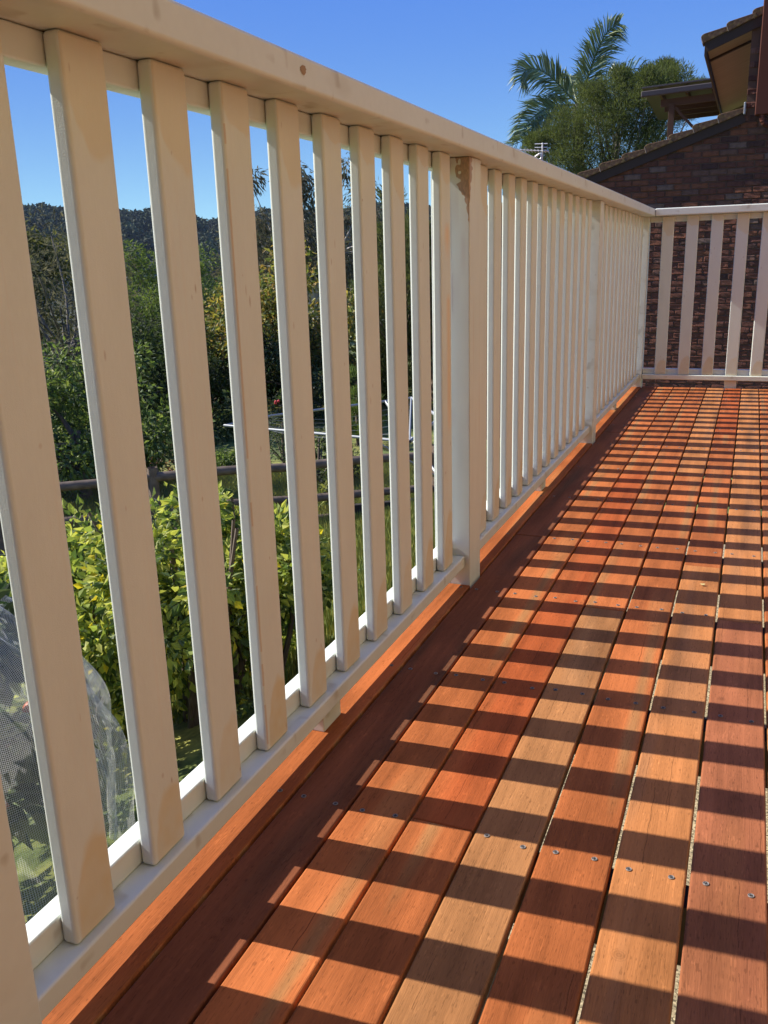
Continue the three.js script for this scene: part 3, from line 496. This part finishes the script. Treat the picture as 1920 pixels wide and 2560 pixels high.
{ // fruit tree under a white bird net
  const x = -2.56, z = -2.02, y0 = groundY(x, z), g = thing('citrus_tree', 'dark leaved citrus tree with orange fruit under white bird netting', 'tree'), R = rng(500), cl = [];
  const tr = part(g, 'trunk', tube([V(x, y0 - 0.05, z), V(x + 0.04, y0 + 0.3, z), V(x, y0 + 0.7, z)], 0.04, 0.025, 8, 7), bark);
  for (let k = 0; k < 40; k++) { const d = V(R() * 2 - 1, R() * 2 - 1, R() * 2 - 1); if (d.lengthSq() > 1) { k--; continue; } cl.push([V(x + d.x * 0.42, y0 + 0.7 + d.y * 0.58, z + d.z * 0.42), 0.12]); }
  for (let k = 0; k < 40; k += 4) part(tr, 'limb', tube([V(x, y0 + 0.35 + R() * 0.3, z), V(x, y0 + 0.6, z).lerp(cl[k][0], 0.5), cl[k][0]], 0.014, 0.005, 6, 5), bark);
  part(g, 'crown', leaves(clumpPts(R, cl, 42), R, { len: 0.1, ratio: 0.42, color: pal([[0.03, 0.06, 0.02], [0.045, 0.085, 0.025], [0.20, 0.23, 0.08], [0.10, 0.14, 0.04]]), droop: -0.4 }), leafMat);
  const om = std({ color: lin(0.5, 0.10, 0.02), roughness: 0.5 }); for (const [dx, dy, dz] of [[0.12, 1.02, 0.2], [0.3, 0.6, 0.1], [0.05, 0.5, 0.4], [-0.2, 0.8, 0.3], [0.25, 0.85, -0.15]]) part(g, 'fruit', new THREE.IcosahedronGeometry(0.034, 2), om, [x + dx, y0 + dy, z + dz]);
  // net: draped surface with soft folds; threads come from the alpha map, folds and doubled cloth from the geometry
  const nA = 90, nH = 60, pos = [], uv = [], idx = [];
  for (let j = 0; j <= nH; j++) for (let i = 0; i <= nA; i++) {
    const t = j / nH, a = i / nA * Math.PI * 2, prof = Math.pow(Math.sin(Math.min(1, t * 1.25) * Math.PI / 2), 0.8), fold = 1 + (0.05 + 0.07 * t) * Math.sin(a * 9 + 3 * Math.sin(a * 2 + t * 3)) * t + 0.12 * (vnoise(i * 0.35, t * 7, 55, 0, 0) - 0.5);
    const r = 0.59 * prof * fold * (1 - 0.12 * Math.max(0, t - 0.6)), ww = i === nA ? 0 : i; const r2 = 0.59 * prof * (1 + (0.05 + 0.07 * t) * Math.sin((ww / nA * Math.PI * 2) * 9 + 3 * Math.sin(ww / nA * Math.PI * 4 + t * 3)) * t + 0.12 * (vnoise(ww * 0.35, t * 7, 55) - 0.5)) * (1 - 0.12 * Math.max(0, t - 0.6));
    pos.push(x + Math.cos(a) * r2, y0 + 1.36 - 1.36 * t * t * 0.55 - 1.36 * t * 0.45 + 0.05 * (vnoise(ww * 0.4, t * 6, 57) - 0.5), z + Math.sin(a) * r2); uv.push(i / nA * 3.6 / 0.0075, t * 1.7 / 0.0075); }
  for (let j = 0; j < nH; j++) for (let i = 0; i < nA; i++) { const a = j * (nA + 1) + i, b = a + nA + 1; idx.push(a, b, a + 1, a + 1, b, b + 1); }
  const ng = new THREE.BufferGeometry(); ng.setAttribute('position', new THREE.Float32BufferAttribute(pos, 3)); ng.setAttribute('uv', new THREE.Float32BufferAttribute(uv, 2)); ng.setIndex(idx); ng.computeVertexNormals();
  const am = grayTex(32, 32, (u, v) => (Math.min(u, 1 - u) < 0.11 || Math.min(v, 1 - v) < 0.11) ? 0.62 : 0.05);
  const net = thing('bird_net', 'white bird netting draped in folds over the citrus tree', 'net');
  part(net, 'net_sheet', ng, phy({ color: lin(0.9, 0.91, 0.9), roughness: 0.95, transmission: 0.45, thickness: 0, alphaMap: am, transparent: true, side: THREE.DoubleSide }));
  const hem = []; for (let i = 0; i <= nA; i++) { const k = (nH * (nA + 1) + i) * 3; hem.push(V(pos[k], pos[k + 1] + 0.012, pos[k + 2])); }
  const cv = tube(hem, 0.009, 0.009, 180, 5); part(net, 'hem', cv, std({ color: lin(0.75, 0.76, 0.76), roughness: 0.8 }));
}
{ // log rail fence with wire mesh across the garden
  const f = thing('log_fence', 'weathered grey log rail fence with chicken wire across the garden', 'fence'), R = rng(620), m = std({ map: barkTex, color: lin(1.25, 1.2, 1.15), roughness: 1 });
  const a = atD(120, 1207, 10), b = atD(1090, 1150, 10.4); a.x -= (b.x - a.x) * 0.5; a.z -= (b.z - a.z) * 0.5; const yT = -1.47;
  const P = (t, y) => V(a.x + (b.x - a.x) * t, y, a.z + (b.z - a.z) * t);
  for (const [y, r] of [[yT, 0.055], [-1.86, 0.05], [-2.12, 0.05]]) for (let i = 0; i < 4; i++) part(f, 'log_rail', tube([P(i / 4 - 0.01, y + (R() - 0.5) * 0.03), P((i + 0.5) / 4, y + (R() - 0.5) * 0.04), P((i + 1) / 4 + 0.01, y + (R() - 0.5) * 0.03)], r, r * 0.9, 14, 9), m);
  for (let i = 0; i <= 4; i++) { const p = P(i / 4, 0); part(f, 'fence_post', tube([V(p.x, -2.6, p.z), V(p.x, -2, p.z), V(p.x, yT + 0.12, p.z)], 0.065, 0.06, 6, 9), m); }
  const L = a.distanceTo(b), am = grayTex(64, 64, (u, v) => { const q = Math.abs(((u + v) % 1) - 0.5), s = Math.abs(((u - v + 1) % 1) - 0.5); return Math.min(q, s) < 0.045 ? 1 : 0; }); am.repeat.set(1 / 0.05, 1 / 0.05);
  const wg = new THREE.PlaneGeometry(L, 0.75), uv = wg.attributes.uv; for (let i = 0; i < uv.count; i++) uv.setXY(i, uv.getX(i) * L, uv.getY(i) * 0.75);
  const w = part(f, 'wire_mesh', wg, std({ color: lin(0.12, 0.12, 0.12), roughness: 0.6, metalness: 0.5, alphaMap: am, transparent: true, side: THREE.DoubleSide })); const c = P(0.5, -1.87); w.position.copy(c); w.rotation.y = Math.atan2(-(b.z - a.z), b.x - a.x); 
  // dark sleepers at the foot
  for (const [t0, t1] of [[0.83, 0.93], [0.94, 1.02]]) { const q = P((t0 + t1) / 2, -2.05), s = part(f, 'sleeper', sbox((t1 - t0) * L, 0.2, 0.08, 0.01, 2), std({ color: lin(0.03, 0.025, 0.02), roughness: 1 }), [q.x + 0.1, q.y, q.z + 0.12]); s.rotation.y = w.rotation.y; }
}
{ // fold-down clothes line
  const c = thing('clothes_line', 'pale metal fold down clothes line on a post in the garden', 'clothes line'), m = std({ color: lin(0.27, 0.29, 0.3), roughness: 0.5, metalness: 0.2 }), rod = (p, q, r) => tube([p, p.clone().lerp(q, 0.5), q], r, r, 4, 6), Y = -0.42;
  const D = (px, py) => { const d = dirOf(px, py); return d.multiplyScalar((Y - camera.position.y) / d.y).add(camera.position); };
  const A = D(560, 1064), Bq = D(675, 1040), Cq = D(1028, 995), Dq = D(1024, 1104);
  part(c, 'frame_bar', rod(Bq, Cq, 0.011), m); part(c, 'frame_bar', rod(A, Dq, 0.011), m); part(c, 'frame_bar', rod(A, Bq, 0.009), m); part(c, 'frame_bar', rod(Cq, Dq, 0.009), m);
  for (let i = 1; i < 6; i++) { const p = A.clone().lerp(Bq, i / 6), q = Dq.clone().lerp(Cq, i / 6), mid = p.clone().lerp(q, 0.5).add(V(0, -0.07, 0)); part(c, 'line', tube([p, mid, q], 0.0016, 0.0016, 10, 4), m); }
  const base = Cq.clone().lerp(Dq, 0.5).add(V(0.25, 0, 0)), gy = groundY(base.x, base.z), pm = std({ color: lin(0.06, 0.055, 0.05), roughness: 0.7 });
  part(c, 'post', tube([V(base.x, gy - 0.1, base.z), V(base.x, (gy + Y) / 2, base.z), V(base.x, Y + 0.12, base.z)], 0.03, 0.03, 4, 8), pm);
  part(c, 'arm', rod(V(base.x, Y, base.z), Cq, 0.014), m); part(c, 'arm', rod(V(base.x, Y, base.z), Dq, 0.014), m);
  part(c, 'brace', rod(V(base.x, Y - 0.5, base.z), Dq.clone().lerp(A, 0.2), 0.012), m); part(c, 'brace', rod(V(base.x, Y - 0.5, base.z), Cq.clone().lerp(Bq, 0.2), 0.012), m);
}
// small garden shrubs and a rose bush
function bush(name, label, x, z, r, hgt, seed, colors, o = {}) {
  const g = thing(name, label, o.cat ?? 'shrub', o.group), R = rng(seed), y0 = groundY(x, z), cl = [];
  for (let k = 0; k < (o.n ?? 22); k++) { const a = R() * 6.28, q = Math.sqrt(R()) * r; cl.push([V(x + Math.cos(a) * q, y0 + hgt * (0.12 + 0.8 * R() * (1 - 0.4 * (q / r) * (q / r))), z + Math.sin(a) * q), r * (0.25 + 0.15 * R())]); }
  const st = part(g, 'stem', tube([V(x, y0 - 0.05, z), V(x, y0 + hgt * 0.3, z), V(x + 0.02, y0 + hgt * 0.7, z)], 0.03, 0.012, 6, 6), bark);
  for (let k = 0; k < cl.length; k += 3) part(st, 'branch', tube([V(x, y0 + hgt * 0.1, z), V(x, y0 + hgt * 0.35, z).lerp(cl[k][0], 0.5), cl[k][0]], 0.014, 0.005, 5, 5), bark);
  part(g, 'foliage', leaves(clumpPts(R, cl, o.per ?? 110), R, { len: o.len ?? 0.06, ratio: o.ratio ?? 0.5, color: pal(colors), droop: o.droop ?? -0.1, out: o.out ?? 0.7 }), o.mat ?? leafMat);
  return g;
}
const gd = (px, py, y) => { const d = dirOf(px, py); d.multiplyScalar((y - camera.position.y) / d.y).add(camera.position); return [d.x, d.z]; };
{
  let [x, z] = gd(390, 1200, -2.25); bush('red_tipped_shrub', 'low green shrub with reddish tips behind the log fence', x, z, 0.55, 0.95, 701, [[0.10, 0.13, 0.04], [0.13, 0.15, 0.05], [0.32, 0.12, 0.05], [0.07, 0.10, 0.03]], { len: 0.05 });
  [x, z] = gd(600, 1170, -2.25); bush('low_shrub', 'low leafy shrub at the log fence below the lawn', x, z, 0.4, 0.35, 702, G.bright, { len: 0.06 });
  [x, z] = gd(710, 1165, -2.25); const rb = bush('rose_bush', 'rose bush with small red flowers behind the clothes line', x, z, 0.5, 1.05, 703, [[0.09, 0.12, 0.04], [0.06, 0.09, 0.03]], { len: 0.05, per: 45 });
  const R = rng(9), fm = std({ color: lin(0.6, 0.03, 0.04), roughness: 0.6, side: THREE.DoubleSide }); for (let i = 0; i < 5; i++) part(rb, 'flower', new THREE.IcosahedronGeometry(0.022, 1), fm, [x + (R() - 0.5) * 0.8, groundY(x, z) + 0.55 + R() * 0.5, z + (R() - 0.5) * 0.8]);
  [x, z] = gd(800, 1215, -2.25); bush('dark_shrub', 'dark dense shrub between the clothes line and log fence', x, z, 0.55, 0.95, 704, G.deep, { len: 0.06 });
  [x, z] = gd(895, 1120, -2.3); bush('feathery_shrub', 'upright feathery green shrub behind the clothes line', x, z, 0.38, 1.6, 705, G.bright, { len: 0.10, ratio: 0.1, droop: 0.8, per: 260, mat: leafDull });
  [x, z] = gd(830, 1290, -2.2); bush('seedling', 'small yellow green sapling by the log fence', x, z, 0.18, 0.5, 706, [[0.3, 0.32, 0.06], [0.15, 0.2, 0.04]], { len: 0.07, per: 14, n: 8 });
}
// trees of the garden and beyond
const far = (px, py, d) => atD(px, py, d);
function T(name, label, px, pyTop, d, o) { const top = far(px, pyTop, d), x = top.x, z = top.z, ry = o.ry; return tree(name, label, o.cat ?? 'tree', { x, z, cy: top.y - ry * 0.95, ...o }); }
T('bare_olive_tree', 'thin grey olive tree with visible bare branches below the wooded hill', 130, 560, 18, { seed: 801, rx: 2.2, ry: 1.9, n: 26, r0: 0.4, r1: 0.7, per: 260, len: 0.12, ratio: 0.2, colors: G.grey, tr: 0.12, limbs: 22, bark: barkGrey });
T('yellow_top_tree', 'small yellow green tree top rising before the wooded hill', 60, 540, 24, { seed: 802, rx: 1.5, ry: 2, n: 16, r0: 0.5, r1: 0.8, per: 300, len: 0.16, colors: [[0.16, 0.16, 0.04], [0.10, 0.11, 0.03]], tr: 0.14 });
T('green_round_tree', 'round green tree with dark bare stems under its crown', 390, 622, 25, { seed: 803, rx: 2.4, ry: 1.6, n: 30, r0: 0.4, r1: 0.65, per: 420, len: 0.11, ratio: 0.3, colors: [[0.14, 0.20, 0.035], [0.10, 0.15, 0.028], [0.19, 0.25, 0.045]], tr: 0.13, limbs: 16, bark: barkGrey });
T('glossy_shrub_tree', 'large glossy green shrub in front of the bare olive tree', 165, 845, 12.5, { seed: 804, rx: 1.5, ry: 1.3, n: 34, r0: 0.3, r1: 0.5, per: 330, len: 0.09, colors: [[0.15, 0.22, 0.035], [0.24, 0.31, 0.055], [0.07, 0.11, 0.022]], tr: 0.1, mat: leafMat, cat: 'shrub' });
T('dark_hedge_tree', 'dark dense evergreen below the round green tree', 300, 860, 17, { seed: 805, rx: 2.4, ry: 1.15, n: 40, r0: 0.45, r1: 0.7, per: 300, len: 0.11, colors: G.deep, tr: 0.14 });
T('dark_evergreen', 'dark evergreen mass left of the yellow leaved tree', 520, 770, 20, { seed: 806, rx: 2.6, ry: 1.25, n: 46, r0: 0.45, r1: 0.7, per: 300, len: 0.11, colors: [[0.055, 0.085, 0.018], [0.075, 0.11, 0.022], [0.035, 0.05, 0.014]], tr: 0.15 });
T('yellow_leaved_tree', 'autumn tree with golden yellow leaves behind the clothes line', 715, 640, 18.5, { seed: 807, rx: 2.1, ry: 1.35, n: 34, r0: 0.35, r1: 0.6, per: 300, len: 0.11, ratio: 0.55, colors: G.yellow, tr: 0.09, mat: leafMat });
T('gum_tree', 'tall open gum tree with pale limbs above the yellow leaved tree', 770, 375, 34, { seed: 808, rx: 3.4, ry: 3.2, n: 40, r0: 0.6, r1: 1.1, per: 330, len: 0.24, ratio: 0.2, colors: G.gum, tr: 0.22, limbs: 26, bark: barkPale, droop: -0.7 });
T('hazy_gum_tree', 'grey green gum tree low behind the tall gum', 665, 545, 40, { seed: 809, rx: 3, ry: 2.6, n: 24, r0: 0.8, r1: 1.2, per: 220, len: 0.25, ratio: 0.25, colors: G.grey, tr: 0.2 });
T('glossy_tree', 'glossy dark green tree under the yellow leaves', 730, 790, 18, { seed: 810, rx: 1.8, ry: 1.1, n: 40, r0: 0.3, r1: 0.45, per: 260, len: 0.09, colors: [[0.05, 0.10, 0.025], [0.10, 0.15, 0.04], [0.025, 0.05, 0.015], [0.16, 0.15, 0.05]], tr: 0.1, mat: leafMat });
T('tall_conifer', 'tall narrow green conifer behind the clothes line post', 985, 425, 19, { seed: 811, rx: 1.15, ry: 2.5, n: 60, r0: 0.3, r1: 0.5, per: 260, len: 0.12, ratio: 0.16, colors: G.olive, tr: 0.13, droop: 0.5 });
T('dark_conifer', 'dark spreading conifer next to the tall narrow conifer', 1085, 520, 20, { seed: 812, rx: 1.7, ry: 2.1, n: 54, r0: 0.4, r1: 0.6, per: 240, len: 0.12, ratio: 0.2, colors: G.deep, tr: 0.15 });
T('shade_tree', 'dark shrubbery filling the back of the lawn', 860, 790, 21, { seed: 813, rx: 2.4, ry: 1.2, n: 44, r0: 0.4, r1: 0.65, per: 240, len: 0.11, colors: G.deep, tr: 0.12, cat: 'shrub' });
T('boundary_tree', 'green tree beyond the end of the long balustrade', 1260, 620, 20, { seed: 814, rx: 2.6, ry: 1.9, n: 44, r0: 0.5, r1: 0.7, per: 240, len: 0.13, colors: G.olive, tr: 0.16 });
T('left_tree', 'dark green tree left of the netted fruit tree', -260, 700, 15, { seed: 815, rx: 2.4, ry: 2.2, n: 44, r0: 0.5, r1: 0.7, per: 240, len: 0.13, colors: G.deep, tr: 0.16 });
{ // bushy needle leaved tree beside the brick house
  const Z = -25, cl = [], R = rng(900), P = (px, py, dz = 0) => atZ(px, py, Z + dz);
  const list = [[1385, 352, 34], [1420, 310, 34], [1345, 365, 26], [1470, 268, 38], [1440, 345, 40], [1500, 330, 42], [1530, 250, 40], [1575, 225, 36], [1480, 225, 24], [1610, 262, 40], [1560, 310, 44], [1640, 215, 34], [1690, 205, 32], [1720, 228, 26], [1670, 178, 22], [1655, 290, 42], [1600, 350, 44], [1520, 390, 42], [1450, 400, 42], [1390, 405, 36], [1700, 270, 34], [1745, 225, 15], [1560, 185, 20], [1330, 400, 22], [1560, 430, 46], [1650, 370, 44], [1430, 450, 44], [1620, 190, 20]];
  for (const [px, py, r] of list) for (let k = 0; k < 5; k++) { const c = P(px + (R() - 0.5) * r * 1.3, py + (R() - 0.5) * r * 1.3, (R() - 0.5) * 2.4); cl.push([c, r * 0.0125 * (0.75 + 0.4 * R())]); }
  const c = P(1545, 330);
  tree('bushy_tree', 'bushy fine leaved green tree above the low tiled roof', 'tree', { seed: 901, x: c.x, z: Z, cy: c.y, clumps: cl, per: 620, len: 0.11, ratio: 0.13, colors: [[0.12, 0.155, 0.03], [0.09, 0.12, 0.024], [0.16, 0.19, 0.04], [0.06, 0.075, 0.02]], droop: 0.35, out: 0.5, tr: 0.16, limbs: 30, bark: barkGrey });
}
{ // palm behind it
  const Z = -28, p = thing('palm_tree', 'palm with arching feathery fronds rising behind the bushy tree', 'tree'), R = rng(950), P = (px, py, dz = 0) => atZ(px, py, Z + dz), c = P(1445, 262), gy = groundY(c.x, Z);
  part(p, 'trunk', tube([V(c.x + 0.3, gy, Z), V(c.x + 0.15, (gy + c.y) / 2, Z), c], 0.2, 0.15, 14, 10), barkGrey);
  const fm = phy({ vertexColors: true, roughness: 0.4, transmission: 0.35, thickness: 0, side: THREE.DoubleSide }), rm = std({ color: lin(0.12, 0.15, 0.05), roughness: 0.5 });
  const frond = (pts, len, n, twist, seed) => {
    const cv = new THREE.CatmullRomCurve3(pts), pos = [], col = [], r = rng(seed), f = part(p, 'frond', tube(pts, 0.035, 0.007, 20, 6), rm);
    for (let i = 0; i < n; i++) for (const s of [-1, 1]) {
      const t = 0.10 + 0.89 * (i + r()) / n, q = cv.getPointAt(t), tg = cv.getTangentAt(t), side = tg.clone().cross(twist).normalize().multiplyScalar(s), L = len * (0.35 + 1.0 * Math.sin(Math.PI * Math.min(1, 0.15 + t * 0.8))) * (0.8 + 0.35 * r());
      const d = side.multiplyScalar(0.62 + 0.2 * r()).addScaledVector(tg, 0.55 + 0.25 * r()).addScaledVector(twist, (r() - 0.5) * 0.9); d.normalize();
      const e1 = q.clone().addScaledVector(d, L * 0.55), e2 = q.clone().addScaledVector(d, L).add(V(0, -L * 0.30 * (0.4 + r()), 0)), w = d.clone().cross(V(r() - 0.5, r() - 0.5, r() - 0.5)).normalize().multiplyScalar(0.022), k = 0.6 + 0.8 * r(), cc = [0.21 * k, 0.26 * k, 0.11 * k];
      const a = q.clone().addScaledVector(w, 0.5), b = q.clone().addScaledVector(w, -0.5), m1 = e1.clone().add(w), m2 = e1.clone().sub(w);
      for (const v of [a, b, m1, m1, b, m2, m1, m2, e2]) { pos.push(v.x, v.y, v.z); col.push(...cc); }
    }
    const g = new THREE.BufferGeometry(); g.setAttribute('position', new THREE.Float32BufferAttribute(pos, 3)); g.setAttribute('color', new THREE.Float32BufferAttribute(col, 3)); g.computeVertexNormals(); part(f, 'leaflets', g, fm);
  };
  const up = V(0.25, 0.2, 1).normalize();
  frond([c, P(1468, 200), P(1492, 130, 0.2), P(1518, 80, 0.3), P(1550, 58, 0.4)], 0.66, 150, up, 1);
  frond([c, P(1410, 225, 0.3), P(1375, 190, 0.6), P(1340, 172, 0.8), P(1312, 178, 1), P(1300, 205, 1.1)], 0.62, 130, up, 2);
  frond([c, P(1390, 265, 0.5), P(1350, 280, 0.9), P(1318, 310, 1.2), P(1300, 350, 1.3)], 0.62, 120, up, 3);
  frond([c, P(1430, 210, -0.6), P(1425, 190, -1.2), P(1440, 215, -2)], 0.5, 50, up, 4);
  frond([c, P(1500, 215, -0.4), P(1560, 180, -0.8), P(1600, 172, -1), P(1640, 200, -1.2)], 0.5, 60, up, 5);
  frond([c, P(1380, 300, 0.8), P(1320, 345, 1.5), P(1268, 368, 1.9)], 0.5, 50, up, 6);
  frond([c, P(1480, 260, 1), P(1540, 290, 1.8), P(1580, 350, 2.2)], 0.5, 50, up, 7);
}
{ // overhead cable
  const a = atD(-500, 690, 22), b = atD(215, 698, 26); const m = new THREE.Mesh(tube([a, a.clone().lerp(b, 0.5).add(V(0, -0.12, 0)), b, b.clone().lerp(a, -0.6).add(V(0, 0.2, 0))], 0.018, 0.018, 24, 5), std({ color: lin(0.5, 0.5, 0.48), roughness: 0.6 })); m.name = 'overhead_cable'; tag(m, 'thin pale overhead cable crossing before the bare olive tree', 'cable');
}
{ // garden hose
  const [x0, z0] = gd(810, 1525, -2.02), [x1, z1] = gd(915, 1508, -2.02), pts = []; for (let i = -3; i < 9; i++) { const t = i / 5, x = x0 + (x1 - x0) * t, z = z0 + (z1 - z0) * t + 0.06 * Math.sin(i * 1.3); pts.push(V(x, groundY(x, z) + 0.02, z)); }
  const m = new THREE.Mesh(tube(pts, 0.009, 0.009, 40, 6), std({ color: lin(0.02, 0.25, 0.2), roughness: 0.5 })); m.name = 'garden_hose'; tag(m, 'thin teal garden hose lying on the grass', 'hose');
}
{ // wooded hill on the skyline
  const ridge = []; const hillTop = a => { let h = 0; return h; };
  const c0 = atD(100, 505, 520), R = rng(1200), nA = 80, nR = 24, pos = [], idx = [];
  const ang0 = Math.atan2(-1, -1) , H = (ang, t) => { // ang in degrees left of -z
    const ph = ang, top = 21 + 1.5 * THREE.MathUtils.smoothstep(ph, 28, 44) + 1.8 * Math.sin(ph * 0.35) + 1.6 * Math.sin(ph * 0.9 + 1); return -14 + (top + 14) * Math.pow(Math.sin(Math.min(1, t * 1.15) * Math.PI / 2), 1.2); };
  const pt = (ang, t) => { const d = 230 + 330 * t, a = THREE.MathUtils.degToRad(ang); return V(-Math.sin(a) * d, H(ang, t), -Math.cos(a) * d); };
  for (let i = 0; i <= nR; i++) for (let j = 0; j <= nA; j++) { const q = pt(-20 + 150 * j / nA, i / nR); pos.push(q.x, q.y, q.z); }
  for (let i = 0; i < nR; i++) for (let j = 0; j < nA; j++) { const a = i * (nA + 1) + j, b = a + nA + 1; idx.push(a, b, a + 1, a + 1, b, b + 1); }
  const g = new THREE.BufferGeometry(); g.setAttribute('position', new THREE.Float32BufferAttribute(pos, 3)); g.setIndex(idx); g.computeVertexNormals();
  const m = new THREE.Mesh(g, std({ color: lin(0.03, 0.04, 0.02), roughness: 1 })); m.name = 'hill'; tag(m, null, null, null, 'structure');
  const r = rng(1201), cl = []; for (let k = 0; k < 9; k++) { const d = V(r() * 2 - 1, r() * 1.2 - 0.4, r() * 2 - 1).normalize().multiplyScalar(0.62); cl.push([d, 0.42]); }
  const lg = leaves(clumpPts(r, cl, 80), r, { len: 0.2, ratio: 0.9, color: (q) => { const k = 0.85 + 0.3 * q(); return [k, k, k]; }, out: 0.5 });
  const mat = std({ vertexColors: true, roughness: 1, side: THREE.DoubleSide }), N = 5200, im = new THREE.InstancedMesh(lg, mat, N), M = new THREE.Matrix4(), Q = new THREE.Quaternion(), col = new THREE.Color();
  for (let k = 0; k < N; k++) { const ang = -15 + 140 * R(), t = Math.sqrt(R()), p = pt(ang, t), s = 4.2 + 4.5 * R(); Q.setFromAxisAngle(V(0, 1, 0), R() * 6.28); M.compose(V(p.x, p.y + s * 0.35, p.z), Q, V(s, s * (0.7 + 0.4 * R()), s)); im.setMatrixAt(k, M); const v = 0.7 + 0.6 * R(), w = R(); col.setRGB((0.05 + 0.02 * w) * v, (0.076 + 0.006 * w) * v, (0.027 + 0.008 * w) * v); im.setColorAt(k, col); }
  im.name = 'hill_forest'; tag(im, 'dark wooded slope of the hill on the skyline', 'forest', null, 'stuff');
}
{ // grass on the lawn
  const R = rng(1300), b = []; for (let k = 0; k < 7; k++) { const a = R() * 6.28, x = (R() - 0.5) * 0.06, z = (R() - 0.5) * 0.06, h = 0.03 + 0.035 * R(), l = 0.02 * R(); const g = new THREE.BufferGeometry(); const w = 0.0035; g.setAttribute('position', new THREE.Float32BufferAttribute([x - Math.cos(a) * w, 0, z - Math.sin(a) * w, x + Math.cos(a) * w, 0, z + Math.sin(a) * w, x + Math.sin(a) * l, h, z + Math.cos(a) * l], 3)); g.computeVertexNormals(); b.push(g); }
  const N = 60000, im = new THREE.InstancedMesh(mergeGeometries(b), std({ roughness: 0.8, side: THREE.DoubleSide }), N), M = new THREE.Matrix4(), Q = new THREE.Quaternion(), col = new THREE.Color();
  for (let k = 0; k < N; k++) { const d = 4.5 + 9 * Math.pow(R(), 0.8), a = THREE.MathUtils.degToRad(12 + 48 * R()), x = -Math.sin(a) * d, z = -Math.cos(a) * d; Q.setFromAxisAngle(V(0, 1, 0), R() * 6.28); const s = 0.8 + 0.9 * R(); M.compose(V(x, groundY(x, z) - 0.005, z), Q, V(s, s, s)); im.setMatrixAt(k, M); const v = 0.7 + 0.6 * R(), dry = R(); col.setRGB((0.13 + 0.19 * dry) * v, (0.20 + 0.09 * dry) * v, 0.045 * v); im.setColorAt(k, col); }
  im.name = 'lawn_grass'; tag(im, 'short patchy lawn grass of the garden', 'grass', null, 'stuff');
}
scene.fog = new THREE.FogExp2(0xc4d6f2, 0.00012);
{ // scrap of dry leaf
  const d = dirOf(1757, 1461), p = d.multiplyScalar((0.004 - camera.position.y) / d.y).add(camera.position), R = rng(33), s = new THREE.Shape();
  for (let i = 0; i < 11; i++) { const a = i / 11 * 6.283, q = 0.0022 + 0.003 * R(); i ? s.lineTo(Math.cos(a) * q * 1.4, Math.sin(a) * q) : s.moveTo(q * 1.4, 0); } s.closePath();
  const m = new THREE.Mesh(new THREE.ExtrudeGeometry(s, { depth: 0.001, bevelEnabled: false }).rotateX(-Math.PI / 2 + 0.15), std({ color: lin(0.45, 0.36, 0.16), roughness: 0.9 })); m.position.copy(p); m.name = 'dry_leaf'; tag(m, 'tiny scrap of dry yellow leaf on the deck boards', 'leaf');
}

scene.traverse(o => { if (o.isMesh) { o.castShadow = true; o.receiveShadow = true; } });
renderer.render(scene, camera);
